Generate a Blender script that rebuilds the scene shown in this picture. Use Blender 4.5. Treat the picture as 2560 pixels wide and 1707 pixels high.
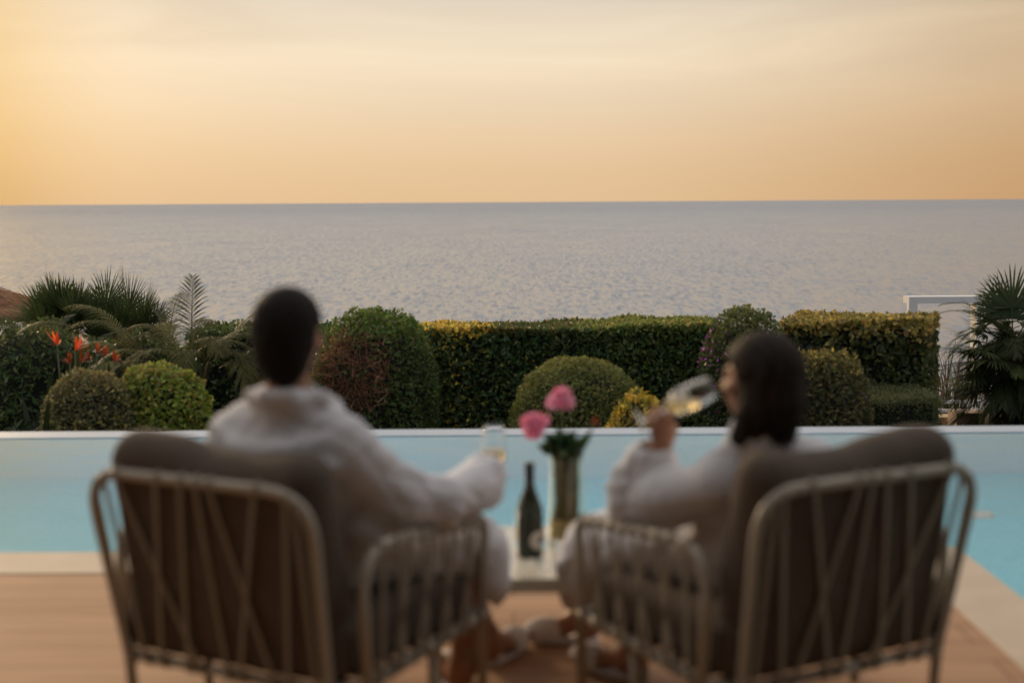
import bpy, bmesh, math, random
import numpy as np
from mathutils import Vector, Matrix

R = math.radians
scene = bpy.context.scene
col = scene.collection
for o in list(bpy.data.objects):
    bpy.data.objects.remove(o)

# ------------------------------------------------------------------ camera
CAM_H, PITCH, ROLL, FPX = 1.45, 5.6, -0.35, 3556.0
cam_d = bpy.data.cameras.new("camera")
cam = bpy.data.objects.new("camera", cam_d)
col.objects.link(cam)
cam.matrix_world = (Matrix.Translation((0, 0, CAM_H)) @ Matrix.Rotation(R(90 - PITCH), 4, 'X')
                    @ Matrix.Rotation(R(ROLL), 4, 'Z'))
cam_d.lens, cam_d.sensor_width = 50, 36
cam_d.clip_start, cam_d.clip_end = 0.1, 90000
cam_d.dof.use_dof = True
cam_d.dof.focus_distance = 20.0
cam_d.dof.aperture_fstop = 1.38
scene.camera = cam

# ------------------------------------------------------------------ world
SUN_AZ, SUN_EL = -31.0, 15.0          # azimuth from +Y towards +X, elevation
world = bpy.data.worlds.new("World")
scene.world = world
world.use_nodes = True
wn, wl = world.node_tree.nodes, world.node_tree.links
wn.clear()

def wnode(t, **kw):
    n = wn.new(t)
    for k, v in kw.items():
        setattr(n, k, v)
    return n

def wmath(op, a, b=None, c=None, clamp=False):
    n = wn.new('ShaderNodeMath'); n.operation = op; n.use_clamp = clamp
    for i, v in enumerate((a, b, c)):
        if v is None: continue
        if isinstance(v, (int, float)): n.inputs[i].default_value = v
        else: wl.new(v, n.inputs[i])
    return n.outputs[0]

def wmix(fac, a, b, blend='MIX'):
    n = wn.new('ShaderNodeMix'); n.data_type = 'RGBA'; n.blend_type = blend
    for i, v in ((0, fac), (6, a), (7, b)):
        if isinstance(v, (int, float)): n.inputs[i].default_value = v
        elif isinstance(v, tuple): n.inputs[i].default_value = (*v, 1)
        else: wl.new(v, n.inputs[i])
    return n.outputs[2]

tc = wn.new('ShaderNodeTexCoord')
sep = wn.new('ShaderNodeSeparateXYZ'); wl.new(tc.outputs['Generated'], sep.inputs[0])
dx, dy, dz = sep.outputs
# overcast layer: colour by elevation
ramp = wn.new('ShaderNodeValToRGB'); wl.new(dz, ramp.inputs[0])
cr = ramp.color_ramp; cr.interpolation = 'B_SPLINE'
stops = [(0.0, (.80, .54, .31)), (.03, (.81, .57, .34)), (.065, (.87, .67, .45)), (.10, (1.0, .84, .62)),
         (.13, (.90, .77, .58)), (.16, (.60, .63, .66)), (.22, (.60, .67, .77)), (.32, (.84, .89, 1.0)), (.6, (1.10, 1.16, 1.28)), (1.0, (1.15, 1.22, 1.36))]
while len(cr.elements) > 1: cr.elements.remove(cr.elements[-1])
cr.elements[0].position = stops[0][0]; cr.elements[0].color = (*stops[0][1], 1)
for p, c in stops[1:]:
    e = cr.elements.new(p); e.color = (*c, 1)
base = ramp.outputs[0]
# cloud streaks
mp = wn.new('ShaderNodeMapping'); wl.new(tc.outputs['Generated'], mp.inputs[0])
mp.inputs['Scale'].default_value = (2.0, 2.0, 15.0)
mp.inputs['Rotation'].default_value = (0, R(3.0), 0)
nz = wn.new('ShaderNodeTexNoise'); wl.new(mp.outputs[0], nz.inputs[0])
nz.inputs['Scale'].default_value = 1.6; nz.inputs['Detail'].default_value = 5; nz.inputs['Roughness'].default_value = .5
nz.inputs['Distortion'].default_value = .5
cl = wn.new('ShaderNodeMapRange'); wl.new(nz.outputs[0], cl.inputs[0])
cl.inputs[1].default_value = .35; cl.inputs[2].default_value = .68; cl.inputs[3].default_value = 0; cl.inputs[4].default_value = 1
up = wn.new('ShaderNodeMapRange'); wl.new(dz, up.inputs[0])
up.inputs[1].default_value = .035; up.inputs[2].default_value = .13; up.inputs[3].default_value = 0; up.inputs[4].default_value = 1
cloud = wmath('MULTIPLY', cl.outputs[0], up.outputs[0])
base = wmix(wmath('MULTIPLY', cloud, .7), base, (.70, .56, .42))
# glow round the hidden sun, to the left
sa = (math.sin(R(SUN_AZ)) * math.cos(R(7)), math.cos(R(SUN_AZ)) * math.cos(R(7)), math.sin(R(7)))
dot = wmath('ADD', wmath('ADD', wmath('MULTIPLY', dx, sa[0]), wmath('MULTIPLY', dy, sa[1])), wmath('MULTIPLY', dz, sa[2]))
glow = wmath('POWER', wmath('MAXIMUM', dot, 0.0), 55.0)
base = wmix(glow, base, (.86, .52, .16))
# azimuth fall-off: dimmer behind the viewer and a little greyer to the right
az = wn.new('ShaderNodeMapRange'); wl.new(wmath('MULTIPLY_ADD', dz, .75, dy), az.inputs[0]); az.interpolation_type = 'SMOOTHSTEP'
az.inputs[1].default_value = -.45; az.inputs[2].default_value = .8; az.inputs[3].default_value = 0; az.inputs[4].default_value = 1.0
rt = wn.new('ShaderNodeMapRange'); wl.new(dx, rt.inputs[0]); rt.interpolation_type = 'SMOOTHSTEP'
rt.inputs[1].default_value = .02; rt.inputs[2].default_value = .48; rt.inputs[3].default_value = 0; rt.inputs[4].default_value = 1
low = wn.new('ShaderNodeMapRange'); wl.new(dz, low.inputs[0])          # only the veil near the horizon warms and dims to the right
low.inputs[1].default_value = .14; low.inputs[2].default_value = .30; low.inputs[3].default_value = 1; low.inputs[4].default_value = .25
base = wmix(1.0, base, wmix(az.outputs[0], (.54, .68, .95), (1.0, 1.0, 1.0)), 'MULTIPLY')
lt = wn.new('ShaderNodeMapRange'); wl.new(dx, lt.inputs[0]); lt.interpolation_type = 'SMOOTHSTEP'
lt.inputs[1].default_value = -.25; lt.inputs[2].default_value = -.42; lt.inputs[3].default_value = 0; lt.inputs[4].default_value = 1
base = wmix(wmath('MULTIPLY', lt.outputs[0], low.outputs[0]), base, wmix(1.0, base, (.78, .66, .38), 'MULTIPLY'))
base = wmix(wmath('MULTIPLY', rt.outputs[0], low.outputs[0]), base, wmix(1.0, base, (.70, .58, .45), 'MULTIPLY'))
bg1 = wn.new('ShaderNodeBackground'); wl.new(base, bg1.inputs[0]); bg1.inputs[1].default_value = 0.94
sky = wn.new('ShaderNodeTexSky'); sky.sky_type = 'NISHITA'; sky.sun_disc = False
sky.sun_elevation = R(SUN_EL); sky.sun_rotation = R(SUN_AZ); sky.dust_density = 3.0; sky.air_density = 1.0
bg2 = wn.new('ShaderNodeBackground'); wl.new(sky.outputs[0], bg2.inputs[0]); bg2.inputs[1].default_value = 0.004
add = wn.new('ShaderNodeAddShader'); wl.new(bg1.outputs[0], add.inputs[0]); wl.new(bg2.outputs[0], add.inputs[1])
wo = wn.new('ShaderNodeOutputWorld'); wl.new(add.outputs[0], wo.inputs[0])

# ------------------------------------------------------------------ sun (veiled by cloud, low at the left)
sun_d = bpy.data.lights.new("sun", 'SUN')
sun_d.energy = 2.2; sun_d.angle = R(14); sun_d.color = (1.0, .72, .42)
sun = bpy.data.objects.new("sun", sun_d); col.objects.link(sun)
sv = Vector((math.sin(R(SUN_AZ)) * math.cos(R(SUN_EL)), math.cos(R(SUN_AZ)) * math.cos(R(SUN_EL)), math.sin(R(SUN_EL))))
sun.rotation_euler = sv.to_track_quat('Z', 'Y').to_euler()

scene.view_settings.view_transform = 'Standard'
scene.view_settings.look = 'None'
scene.view_settings.exposure = 0.0
scene.view_settings.gamma = 1.0
scene.render.engine = 'CYCLES'
cy = scene.cycles
cy.use_denoising = True
try: cy.denoiser = 'OPENIMAGEDENOISE'
except Exception: pass
cy.max_bounces = 16; cy.transparent_max_bounces = 12; cy.transmission_bounces = 14
cy.caustics_refractive = True; cy.caustics_reflective = False
cy.sample_clamp_indirect = 6.0

# ------------------------------------------------------------------ helpers
def setp(o, label=None, cat=None, group=None, kind=None):
    if label: o['label'] = label
    if cat: o['category'] = cat
    if group: o['group'] = group
    if kind: o['kind'] = kind
    return o

def empty(name, loc, label, cat, group=None, rz=0.0):
    o = bpy.data.objects.new(name, None); col.objects.link(o)
    o.location = loc; o.rotation_euler = (0, 0, rz); o.empty_display_size = .1
    return setp(o, label, cat, group)

def link_mesh(name, me, mat, parent=None, loc=None):
    o = bpy.data.objects.new(name, me); col.objects.link(o)
    if mat is not None and len(me.materials) == 0: me.materials.append(mat)
    if parent is not None: o.parent = parent
    if loc is not None: o.location = loc
    return o

def smooth(me, on=True):
    me.polygons.foreach_set('use_smooth', np.full(len(me.polygons), on, dtype=bool))

class MB:
    """collects simple shapes for one mesh object"""
    def __init__(s): s.v, s.f = [], []
    def add(s, vs, fs):
        n = len(s.v); s.v += [tuple(p) for p in vs]; s.f += [tuple(i + n for i in f) for f in fs]
    def box(s, lo, hi):
        x0, y0, z0 = lo; x1, y1, z1 = hi
        s.add([(x0, y0, z0), (x1, y0, z0), (x1, y1, z0), (x0, y1, z0), (x0, y0, z1), (x1, y0, z1), (x1, y1, z1), (x0, y1, z1)],
              [(0, 3, 2, 1), (4, 5, 6, 7), (0, 1, 5, 4), (1, 2, 6, 5), (2, 3, 7, 6), (3, 0, 4, 7)])
    def tube(s, path, rad, n=10, closed=False, cap=True):
        P = [Vector(p) for p in path]; m = len(P)
        rads = rad if isinstance(rad, (list, tuple)) else [rad] * m
        prev = None; rings = []
        for i in range(m):
            if closed: t = (P[(i + 1) % m] - P[i - 1])
            else: t = P[min(i + 1, m - 1)] - P[max(i - 1, 0)]
            t.normalize()
            if prev is None:
                a = Vector((0, 0, 1)) if abs(t.z) < .9 else Vector((1, 0, 0))
                nrm = t.cross(a).normalized()
            else:
                nrm = (prev - t * prev.dot(t)).normalized()
            prev = nrm; b = t.cross(nrm)
            rings.append([P[i] + (nrm * math.cos(2 * math.pi * k / n) + b * math.sin(2 * math.pi * k / n)) * rads[i] for k in range(n)])
        vs = [p for r in rings for p in r]; fs = []
        for i in range(m if closed else m - 1):
            j = (i + 1) % m
            for k in range(n):
                k2 = (k + 1) % n
                fs.append((i * n + k, i * n + k2, j * n + k2, j * n + k))
        if cap and not closed:
            fs.append(tuple(range(n - 1, -1, -1))); fs.append(tuple((m - 1) * n + k for k in range(n)))
        s.add(vs, fs)
    def lathe(s, prof, n=32, M=None):
        vs = []; fs = []
        if len(prof) < 16:                       # extra rings keep smooth shading true on long straight walls
            q = [prof[0]]
            for (r0, z0), (r1, z1) in zip(prof[:-1], prof[1:]):
                L = math.hypot(r1 - r0, z1 - z0); e = min(.0012, L * .2) / max(L, 1e-9)
                for t in ((e, .5, 1 - e) if L < .02 else (e, .04, .25, .5, .75, .96, 1 - e)): q.append((r0 + (r1 - r0) * t, z0 + (z1 - z0) * t))
                q.append((r1, z1))
            prof = q
        for (r, z) in prof:
            for k in range(n):
                p = Vector((r * math.cos(2 * math.pi * k / n), r * math.sin(2 * math.pi * k / n), z))
                vs.append(M @ p if M else p)
        for i in range(len(prof) - 1):
            for k in range(n):
                k2 = (k + 1) % n
                fs.append((i * n + k, i * n + k2, (i + 1) * n + k2, (i + 1) * n + k))
        s.add(vs, fs)
    def build(s, name, mat, parent=None, loc=None, sm=False, off=None):
        vs = s.v if off is None else [tuple(Vector(p) - Vector(off)) for p in s.v]
        me = bpy.data.meshes.new(name); me.from_pydata(vs, [], s.f); me.update()
        if sm: smooth(me)
        return link_mesh(name, me, mat, parent, loc)

def rounded(pts, rad, n=6):
    """polyline with rounded corners"""
    P = [Vector(p) for p in pts]; out = [P[0]]
    for i in range(1, len(P) - 1):
        a = (P[i - 1] - P[i]); b = (P[i + 1] - P[i])
        r = rad[i - 1] if isinstance(rad, (list, tuple)) else rad
        r = min(r, a.length * .49, b.length * .49)
        p0 = P[i] + a.normalized() * r; p1 = P[i] + b.normalized() * r
        for k in range(n + 1):
            t = k / n
            out.append(p0 * (1 - t) ** 2 + P[i] * 2 * t * (1 - t) + p1 * t * t)
    out.append(P[-1]); return out

# camera geometry used only to lay out real distances
CA, SA = math.cos(R(PITCH)), math.sin(R(PITCH))
def at(px, py, d):
    """point at ground distance d (m along +Y) seen at 2352-wide photo pixel px, py"""
    u = px * 1.08844 - 1280; v = py * 1.08844 - 853.5
    v = v + .0061 * u
    Y = FPX * CA - v * SA; Z = -FPX * SA - v * CA
    return Vector((u / Y * d, d, CAM_H + Z / Y * d))

# ------------------------------------------------------------------ materials
def new_mat(name):
    m = bpy.data.materials.new(name); m.use_nodes = True
    nt = m.node_tree; b = nt.nodes['Principled BSDF']
    return m, nt, b

def simple(name, c, rough=.6, c2=None, scale=8.0, bump=0.0, bscale=60.0, spec=.4, metallic=0.0, sheen=0.0):
    m, nt, b = new_mat(name)
    b.inputs['Roughness'].default_value = rough
    b.inputs['Specular IOR Level'].default_value = spec
    b.inputs['Metallic'].default_value = metallic
    if sheen: b.inputs['Sheen Weight'].default_value = sheen
    tcn = nt.nodes.new('ShaderNodeTexCoord')
    if c2 is None: c2 = tuple(x * .8 for x in c)
    n = nt.nodes.new('ShaderNodeTexNoise'); n.inputs['Scale'].default_value = scale; n.inputs['Detail'].default_value = 4
    nt.links.new(tcn.outputs['Object'], n.inputs[0])
    mr = nt.nodes.new('ShaderNodeMapRange'); mr.inputs[1].default_value = .3; mr.inputs[2].default_value = .7
    nt.links.new(n.outputs[0], mr.inputs[0])
    mx = nt.nodes.new('ShaderNodeMix'); mx.data_type = 'RGBA'
    mx.inputs[6].default_value = (*c, 1); mx.inputs[7].default_value = (*c2, 1)
    nt.links.new(mr.outputs[0], mx.inputs[0]); nt.links.new(mx.outputs[2], b.inputs['Base Color'])
    if bump:
        n2 = nt.nodes.new('ShaderNodeTexNoise'); n2.inputs['Scale'].default_value = bscale; n2.inputs['Detail'].default_value = 3
        nt.links.new(tcn.outputs['Object'], n2.inputs[0])
        bp = nt.nodes.new('ShaderNodeBump'); bp.inputs['Strength'].default_value = bump; bp.inputs['Distance'].default_value = .005
        nt.links.new(n2.outputs[0], bp.inputs['Height']); nt.links.new(bp.outputs[0], b.inputs['Normal'])
    return m

def leaf_mat(name, rough=.45, trans=.35, spec=.3):
    m, nt, b = new_mat(name)
    a = nt.nodes.new('ShaderNodeAttribute'); a.attribute_name = 'tint'
    nt.links.new(a.outputs['Color'], b.inputs['Base Color'])
    b.inputs['Roughness'].default_value = rough; b.inputs['Specular IOR Level'].default_value = spec
    tr = nt.nodes.new('ShaderNodeBsdfTranslucent'); nt.links.new(a.outputs['Color'], tr.inputs[0])
    mx = nt.nodes.new('ShaderNodeMixShader'); mx.inputs[0].default_value = trans
    nt.links.new(b.outputs[0], mx.inputs[1]); nt.links.new(tr.outputs[0], mx.inputs[2])
    nt.links.new(mx.outputs[0], nt.nodes['Material Output'].inputs[0])
    return m

def glass_mat(name, c=(1, 1, 1), ior=1.45, rough=0.0):
    m, nt, b = new_mat(name)
    b.inputs['Base Color'].default_value = (*c, 1); b.inputs['Roughness'].default_value = rough
    b.inputs['IOR'].default_value = ior; b.inputs['Transmission Weight'].default_value = 1.0
    return m

M_leaf = leaf_mat('leaf', .42, .42); M_frond = leaf_mat('frond', .6, .28, .15)
M_core = simple('inner_shade', (.016, .016, .009), .9, (.008, .010, .005), 14)  # near-black solid core colour stands in for shade between the leaves
M_bark = simple('bark', (.10, .065, .04), .9, (.05, .035, .022), 12, .6, 30)
M_petal = leaf_mat('petal', .5, .3)
M_robe = simple('terry', (.74, .735, .775), .95, (.69, .685, .725), 30, .3, 320, .15, sheen=.15)
M_skin = simple('skin', (.44, .235, .155), .5, (.38, .19, .12), 20, .15, 160, .35)
M_hair = simple('dark_hair', (.016, .0145, .014), .7, (.022, .019, .017), 60, .7, 120, .12)
M_hairb = simple('brown_hair', (.020, .0155, .013), .65, (.036, .023, .016), 25, .7, 110, .15)
M_frame = simple('powder_coat', (.47, .425, .36), .45, (.43, .39, .33), 20)
M_strap = simple('woven_strap', (.36, .315, .255), .8, (.29, .25, .20), 80, .5, 300)
M_cush = simple('taupe_canvas', (.135, .106, .086), .9, (.115, .091, .074), 30, .5, 320, .2)
M_white = simple('white_paint', (.72, .70, .66), .45, (.68, .66, .62), 6)
M_slip = simple('slipper_towel', (.84, .83, .84), .95, (.80, .79, .80), 40, .4, 240, .15)
M_sole = simple('slipper_sole', (.16, .15, .15), .8)
M_glass = glass_mat('clear_glass')
M_vglass = glass_mat('vase_glass', (.95, .95, .88))

# ------------------------------------------------------------------ setting: deck, coping, pool, sea, garden ground
def deck_material():
    m, nt, b = new_mat('timber_deck')
    t = nt.nodes.new('ShaderNodeTexCoord')
    br = nt.nodes.new('ShaderNodeTexBrick'); nt.links.new(t.outputs['Object'], br.inputs[0])
    br.inputs['Scale'].default_value = 1.0; br.inputs['Brick Width'].default_value = 2.4; br.inputs['Row Height'].default_value = .19
    br.inputs['Mortar Size'].default_value = .004; br.inputs['Mortar Smooth'].default_value = .2; br.offset = .37
    br.inputs['Color1'].default_value = (.45, .265, .155, 1); br.inputs['Color2'].default_value = (.385, .22, .125, 1)
    br.inputs['Mortar'].default_value = (.20, .115, .065, 1)
    mp = nt.nodes.new('ShaderNodeMapping'); mp.inputs['Scale'].default_value = (1.3, 22, 1); nt.links.new(t.outputs['Object'], mp.inputs[0])
    n = nt.nodes.new('ShaderNodeTexNoise'); n.inputs['Scale'].default_value = 1.6; n.inputs['Detail'].default_value = 6
    n.inputs['Distortion'].default_value = .6; nt.links.new(mp.outputs[0], n.inputs[0])
    mr = nt.nodes.new('ShaderNodeMapRange'); mr.inputs[1].default_value = .3; mr.inputs[2].default_value = .7
    mr.inputs[3].default_value = .82; mr.inputs[4].default_value = 1.10; nt.links.new(n.outputs[0], mr.inputs[0])
    mx = nt.nodes.new('ShaderNodeMix'); mx.data_type = 'RGBA'; mx.blend_type = 'MULTIPLY'; mx.inputs[0].default_value = 1
    cb = nt.nodes.new('ShaderNodeCombineXYZ')
    for i in range(3): nt.links.new(mr.outputs[0], cb.inputs[i])
    nt.links.new(br.outputs[0], mx.inputs[6]); nt.links.new(cb.outputs[0], mx.inputs[7])
    nt.links.new(mx.outputs[2], b.inputs['Base Color']); b.inputs['Roughness'].default_value = .75; b.inputs['Specular IOR Level'].default_value = .25
    bp = nt.nodes.new('ShaderNodeBump'); bp.inputs['Strength'].default_value = .25; bp.inputs['Distance'].default_value = .004
    nt.links.new(br.outputs['Fac'], bp.inputs['Height']); bp.invert = True; nt.links.new(bp.outputs[0], b.inputs['Normal'])
    return m

Y_OUT, Y_IN = 5.50, 5.84            # near coping, outer and inner edge
X_OUT, X_IN = 1.575, 1.855          # right-hand coping
Y_WEIR0, Y_WEIR1 = 9.07, 9.33
WATER_Z = -.05
mb = MB(); mb.box((-9, -6, -.3), (X_OUT, Y_OUT, 0)); deck = mb.build('deck', deck_material()); setp(deck, kind='structure')
M_stone = simple('limestone', (.56, .45, .34), .7, (.49, .39, .29), 5, .3, 90)
mb = MB(); mb.box((-9, Y_OUT, -.3), (X_IN, Y_IN, .004)); mb.box((X_OUT, -6, -.3), (X_IN, Y_OUT, .004))
cop = mb.build('pool_coping', M_stone); setp(cop, kind='structure')

def tile_material(c1, c2, c3):
    m, nt, b = new_mat('pool_mosaic')
    t = nt.nodes.new('ShaderNodeTexCoord')
    br = nt.nodes.new('ShaderNodeTexBrick'); br.offset = 0
    mp = nt.nodes.new('ShaderNodeMapping')
    nt.links.new(t.outputs['Object'], mp.inputs[0])
    # project floor (xy) and walls (xz / yz) by adding z into y
    mp.inputs['Rotation'].default_value = (R(45), 0, 0)
    nt.links.new(mp.outputs[0], br.inputs[0])
    br.inputs['Scale'].default_value = 1; br.inputs['Brick Width'].default_value = .05; br.inputs['Row Height'].default_value = .035
    br.inputs['Mortar Size'].default_value = .003
    br.inputs['Color1'].default_value = (*c1, 1); br.inputs['Color2'].default_value = (*c2, 1)
    br.inputs['Mortar'].default_value = (*c3, 1)
    nt.links.new(br.outputs[0], b.inputs['Base Color']); b.inputs['Roughness'].default_value = .4
    return m

ZF = -1.2
mb = MB()
def quad(a, b_, c, d): mb.add([a, b_, c, d], [(0, 1, 2, 3)])
xl, xr = -9.0, 9.0
quad((xl, Y_IN, ZF), (xr, Y_IN, ZF), (xr, Y_WEIR0, ZF), (xl, Y_WEIR0, ZF))
quad((X_IN, -6, ZF), (xr, -6, ZF), (xr, Y_IN, ZF), (X_IN, Y_IN, ZF))
quad((xl, Y_IN, ZF), (xl, Y_IN, -.3), (X_IN, Y_IN, -.3), (X_IN, Y_IN, ZF))
quad((X_IN, Y_IN, ZF), (X_IN, Y_IN, -.3), (X_IN, -6, -.3), (X_IN, -6, ZF))
quad((xr, -6, ZF), (xr, -6, 0), (xr, Y_WEIR0, 0), (xr, Y_WEIR0, ZF))
quad((xl, Y_IN, ZF), (xl, Y_WEIR0, ZF), (xl, Y_WEIR0, 0), (xl, Y_IN, 0))
basin = mb.build('pool_basin', tile_material((.11, .60, .73), (.14, .63, .76), (.20, .66, .77))); setp(basin, kind='structure')
mb = MB(); quad((xl, Y_WEIR0, ZF), (xr, Y_WEIR0, ZF), (xr, Y_WEIR0, WATER_Z - .004), (xl, Y_WEIR0, WATER_Z - .004))
pwall = mb.build('pool_wall', tile_material((.50, .76, .86), (.53, .78, .88), (.56, .79, .88))); setp(pwall, kind='structure')
# unseen wall, door and roof, added to keep the sky off the chair backs
M_wallr = simple('shade_screen_brown', (.12, .095, .075), .8, (.10, .08, .06), 6)
mb = MB(); mb.box((-9, -4.3, 0), (-1.6, -4.05, 2.75)); mb.box((1.3, -4.3, 0), (9, -4.05, 2.75)); mb.box((-1.6, -4.3, 2.25), (1.3, -4.05, 2.75))
hw_ = mb.build('added_shade_wall', M_wallr); setp(hw_, kind='structure')
mb = MB(); mb.box((-1.6, -4.22, 0), (1.3, -4.18, 2.25)); dg = mb.build('added_shade_door', simple('shade_door_dark', (.02, .022, .025), .08, spec=.6)); setp(dg, kind='structure')
mb = MB(); mb.box((-9, -4.5, 2.754), (9, 2.6, 3.0)); rf_ = mb.build('added_shade_roof', M_wallr); setp(rf_, kind='structure')
M_weir = simple('white_glazed_tile', (.40, .45, .52), .4, (.38, .43, .50), 10, spec=.6)
mb = MB(); mb.box((-9, Y_WEIR0 + .004, -1.6), (9, Y_WEIR1, WATER_Z + .005)); weir = mb.build('pool_edge', M_weir); setp(weir, kind='structure')

def water_material():
    m, nt, b = new_mat('pool_water')
    b.inputs['Base Color'].default_value = (.93, .985, .99, 1); b.inputs['Roughness'].default_value = 0.02
    b.inputs['IOR'].default_value = 1.27; b.inputs['Transmission Weight'].default_value = 1
    t = nt.nodes.new('ShaderNodeTexCoord')
    mp = nt.nodes.new('ShaderNodeMapping'); mp.inputs['Scale'].default_value = (1, 1.6, 1); nt.links.new(t.outputs['Object'], mp.inputs[0])
    n = nt.nodes.new('ShaderNodeTexNoise'); n.inputs['Scale'].default_value = 2.2; n.inputs['Detail'].default_value = 3
    nt.links.new(mp.outputs[0], n.inputs[0])
    bp = nt.nodes.new('ShaderNodeBump'); bp.inputs['Strength'].default_value = .22; bp.inputs['Distance'].default_value = .02
    nt.links.new(n.outputs[0], bp.inputs['Height']); nt.links.new(bp.outputs[0], b.inputs['Normal'])
    return m
mb = MB(); quad((-9, Y_IN, WATER_Z), (9, Y_IN, WATER_Z), (9, Y_WEIR0 + .002, WATER_Z), (-9, Y_WEIR0 + .002, WATER_Z))
quad((X_IN, -6, WATER_Z), (9, -6, WATER_Z), (9, Y_IN, WATER_Z), (X_IN, Y_IN, WATER_Z))
pw = mb.build('pool_water', water_material()); setp(pw, kind='structure')

mb = MB(); mb.lathe([(.0, .018), (.07, .018), (.082, .013), (.09, 0), (.09, -.004)], 28)
dr = mb.build('pool_light', simple('pool_light_plastic', (.62, .66, .62), .4), loc=(2.66, 8.0, ZF + .003), sm=True)
setp(dr, 'round pale lamp cover seen through the water to the right of the right chair', 'pool light')

# sea
SEA_Z = -14.0
def sea_material():
    m, nt, b = new_mat('sea_water')
    b.inputs['Base Color'].default_value = (.19, .195, .205, 1); b.inputs['Roughness'].default_value = .22; b.inputs['IOR'].default_value = 1.33
    t = nt.nodes.new('ShaderNodeTexCoord')
    def noise(sx, sy, det, rough):
        mp = nt.nodes.new('ShaderNodeMapping'); mp.inputs['Scale'].default_value = (sx, sy, 1); nt.links.new(t.outputs['Object'], mp.inputs[0])
        n = nt.nodes.new('ShaderNodeTexNoise'); n.inputs['Scale'].default_value = 1; n.inputs['Detail'].default_value = det
        n.inputs['Roughness'].default_value = rough; nt.links.new(mp.outputs[0], n.inputs[0]); return n.outputs[0]
    g = nt.nodes.new('ShaderNodeNewGeometry')
    def vnoise(sx, sy, det, rough, k):
        mp = nt.nodes.new('ShaderNodeMapping'); mp.inputs['Scale'].default_value = (sx, sy, 1); nt.links.new(t.outputs['Object'], mp.inputs[0])
        n = nt.nodes.new('ShaderNodeTexNoise'); n.inputs['Scale'].default_value = 1; n.inputs['Detail'].default_value = det
        n.inputs['Roughness'].default_value = rough; nt.links.new(mp.outputs[0], n.inputs[0])
        v = nt.nodes.new('ShaderNodeVectorMath'); v.operation = 'SUBTRACT'; nt.links.new(n.outputs['Color'], v.inputs[0]); v.inputs[1].default_value = (.5, .5, .5)
        w = nt.nodes.new('ShaderNodeVectorMath'); w.operation = 'MULTIPLY'; nt.links.new(v.outputs[0], w.inputs[0]); w.inputs[1].default_value = (k * .6, k, 0)
        return w.outputs[0]
    def vadd(p, q):
        v = nt.nodes.new('ShaderNodeVectorMath'); v.operation = 'ADD'; nt.links.new(p, v.inputs[0]); nt.links.new(q, v.inputs[1]); return v.outputs[0]
    sp = nt.nodes.new('ShaderNodeSeparateXYZ'); nt.links.new(t.outputs['Object'], sp.inputs[0])
    tl_ = nt.nodes.new('ShaderNodeMapRange'); nt.links.new(sp.outputs[1], tl_.inputs[0])       # wind waves lean to the shore, calmer inshore
    tl_.inputs[1].default_value = 150; tl_.inputs[2].default_value = 2600; tl_.inputs[3].default_value = -.045; tl_.inputs[4].default_value = -.17
    cv = nt.nodes.new('ShaderNodeCombineXYZ'); nt.links.new(tl_.outputs[0], cv.inputs[1])
    tot = vadd(vadd(vadd(vnoise(1.3, .20, 6, .78, 1.9), vnoise(5.0, 1.2, 3, .6, .5)), vnoise(.03, .014, 4, .65, .20)), cv.outputs[0])
    nn = nt.nodes.new('ShaderNodeVectorMath'); nn.operation = 'NORMALIZE'; nt.links.new(vadd(g.outputs['Normal'], tot), nn.inputs[0])
    nt.links.new(nn.outputs[0], b.inputs['Normal'])
    return m
mb = MB(); mb.add([(-60000, 40, SEA_Z), (60000, 40, SEA_Z), (60000, 70000, SEA_Z), (-60000, 70000, SEA_Z)], [(0, 1, 2, 3)])
sea = mb.build('sea', sea_material()); setp(sea, kind='structure')

# garden ground falling away to the shore
GZ = -1.55
M_soil = simple('soil', (.10, .075, .045), .95, (.06, .055, .028), 3, .6, 25)
xs = np.linspace(-40, 40, 60); ys = np.array([9.32, 11, 13, 15, 17, 19, 21, 24, 30, 40, 60, 90])
vs, fs = [], []
rng0 = np.random.default_rng(3)
for j, y in enumerate(ys):
    for x in xs:
        z = GZ if y <= 19 else GZ - (y - 19) * .32
        z = max(z, SEA_Z - 3) + (rng0.uniform(-.05, .05) if 10 < y < 19 else rng0.uniform(-.2, .2) * (y > 19))
        vs.append((x, y, z))
for j in range(len(ys) - 1):
    for i in range(len(xs) - 1):
        k = j * len(xs) + i; fs.append((k, k + 1, k + 1 + len(xs), k + len(xs)))
mb = MB(); mb.add(vs, fs); gr = mb.build('ground', M_soil, sm=True); setp(gr, kind='structure')

# ------------------------------------------------------------------ foliage tools
def norm(a): return a / (np.linalg.norm(a, axis=1, keepdims=True) + 1e-9)

def leaf_batch(name, P, N, size, aspect, colors, rng, parent=None, mat=None, up=.25, outw=.55, loc=None, sizevar=.35, fold=.22):
    """real little folded leaves, one mesh"""
    n = len(P)
    t = norm(rng.normal(size=(n, 3)) * .8 + N * outw + np.array([0, 0, up]))
    ln = norm(N + rng.normal(size=(n, 3)) * .55)
    side = norm(np.cross(t, ln)); nn = np.cross(side, t)
    L = size * (1 + rng.uniform(-sizevar, sizevar, (n, 1))); W = L * aspect * .5
    base_ = P - t * L * .4; tip = P + t * L * .6 - nn * L * .08
    m1 = P - t * L * .08; m2 = P + t * L * .3
    V = np.stack([base_, m1 + side * W - nn * W * -fold, m2 + side * W * .72 + nn * W * fold * .7, tip,
                  m2 - side * W * .72 + nn * W * fold * .7, m1 - side * W + nn * W * fold], 1)
    idx = (np.arange(n) * 6)[:, None, None]
    F = np.array([[0, 1, 2, 3], [0, 3, 4, 5]])[None] + idx
    return raw_mesh(name, V.reshape(-1, 3), F.reshape(-1, 4), np.repeat(colors, 6, 0), mat or M_leaf, parent, loc)

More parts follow.
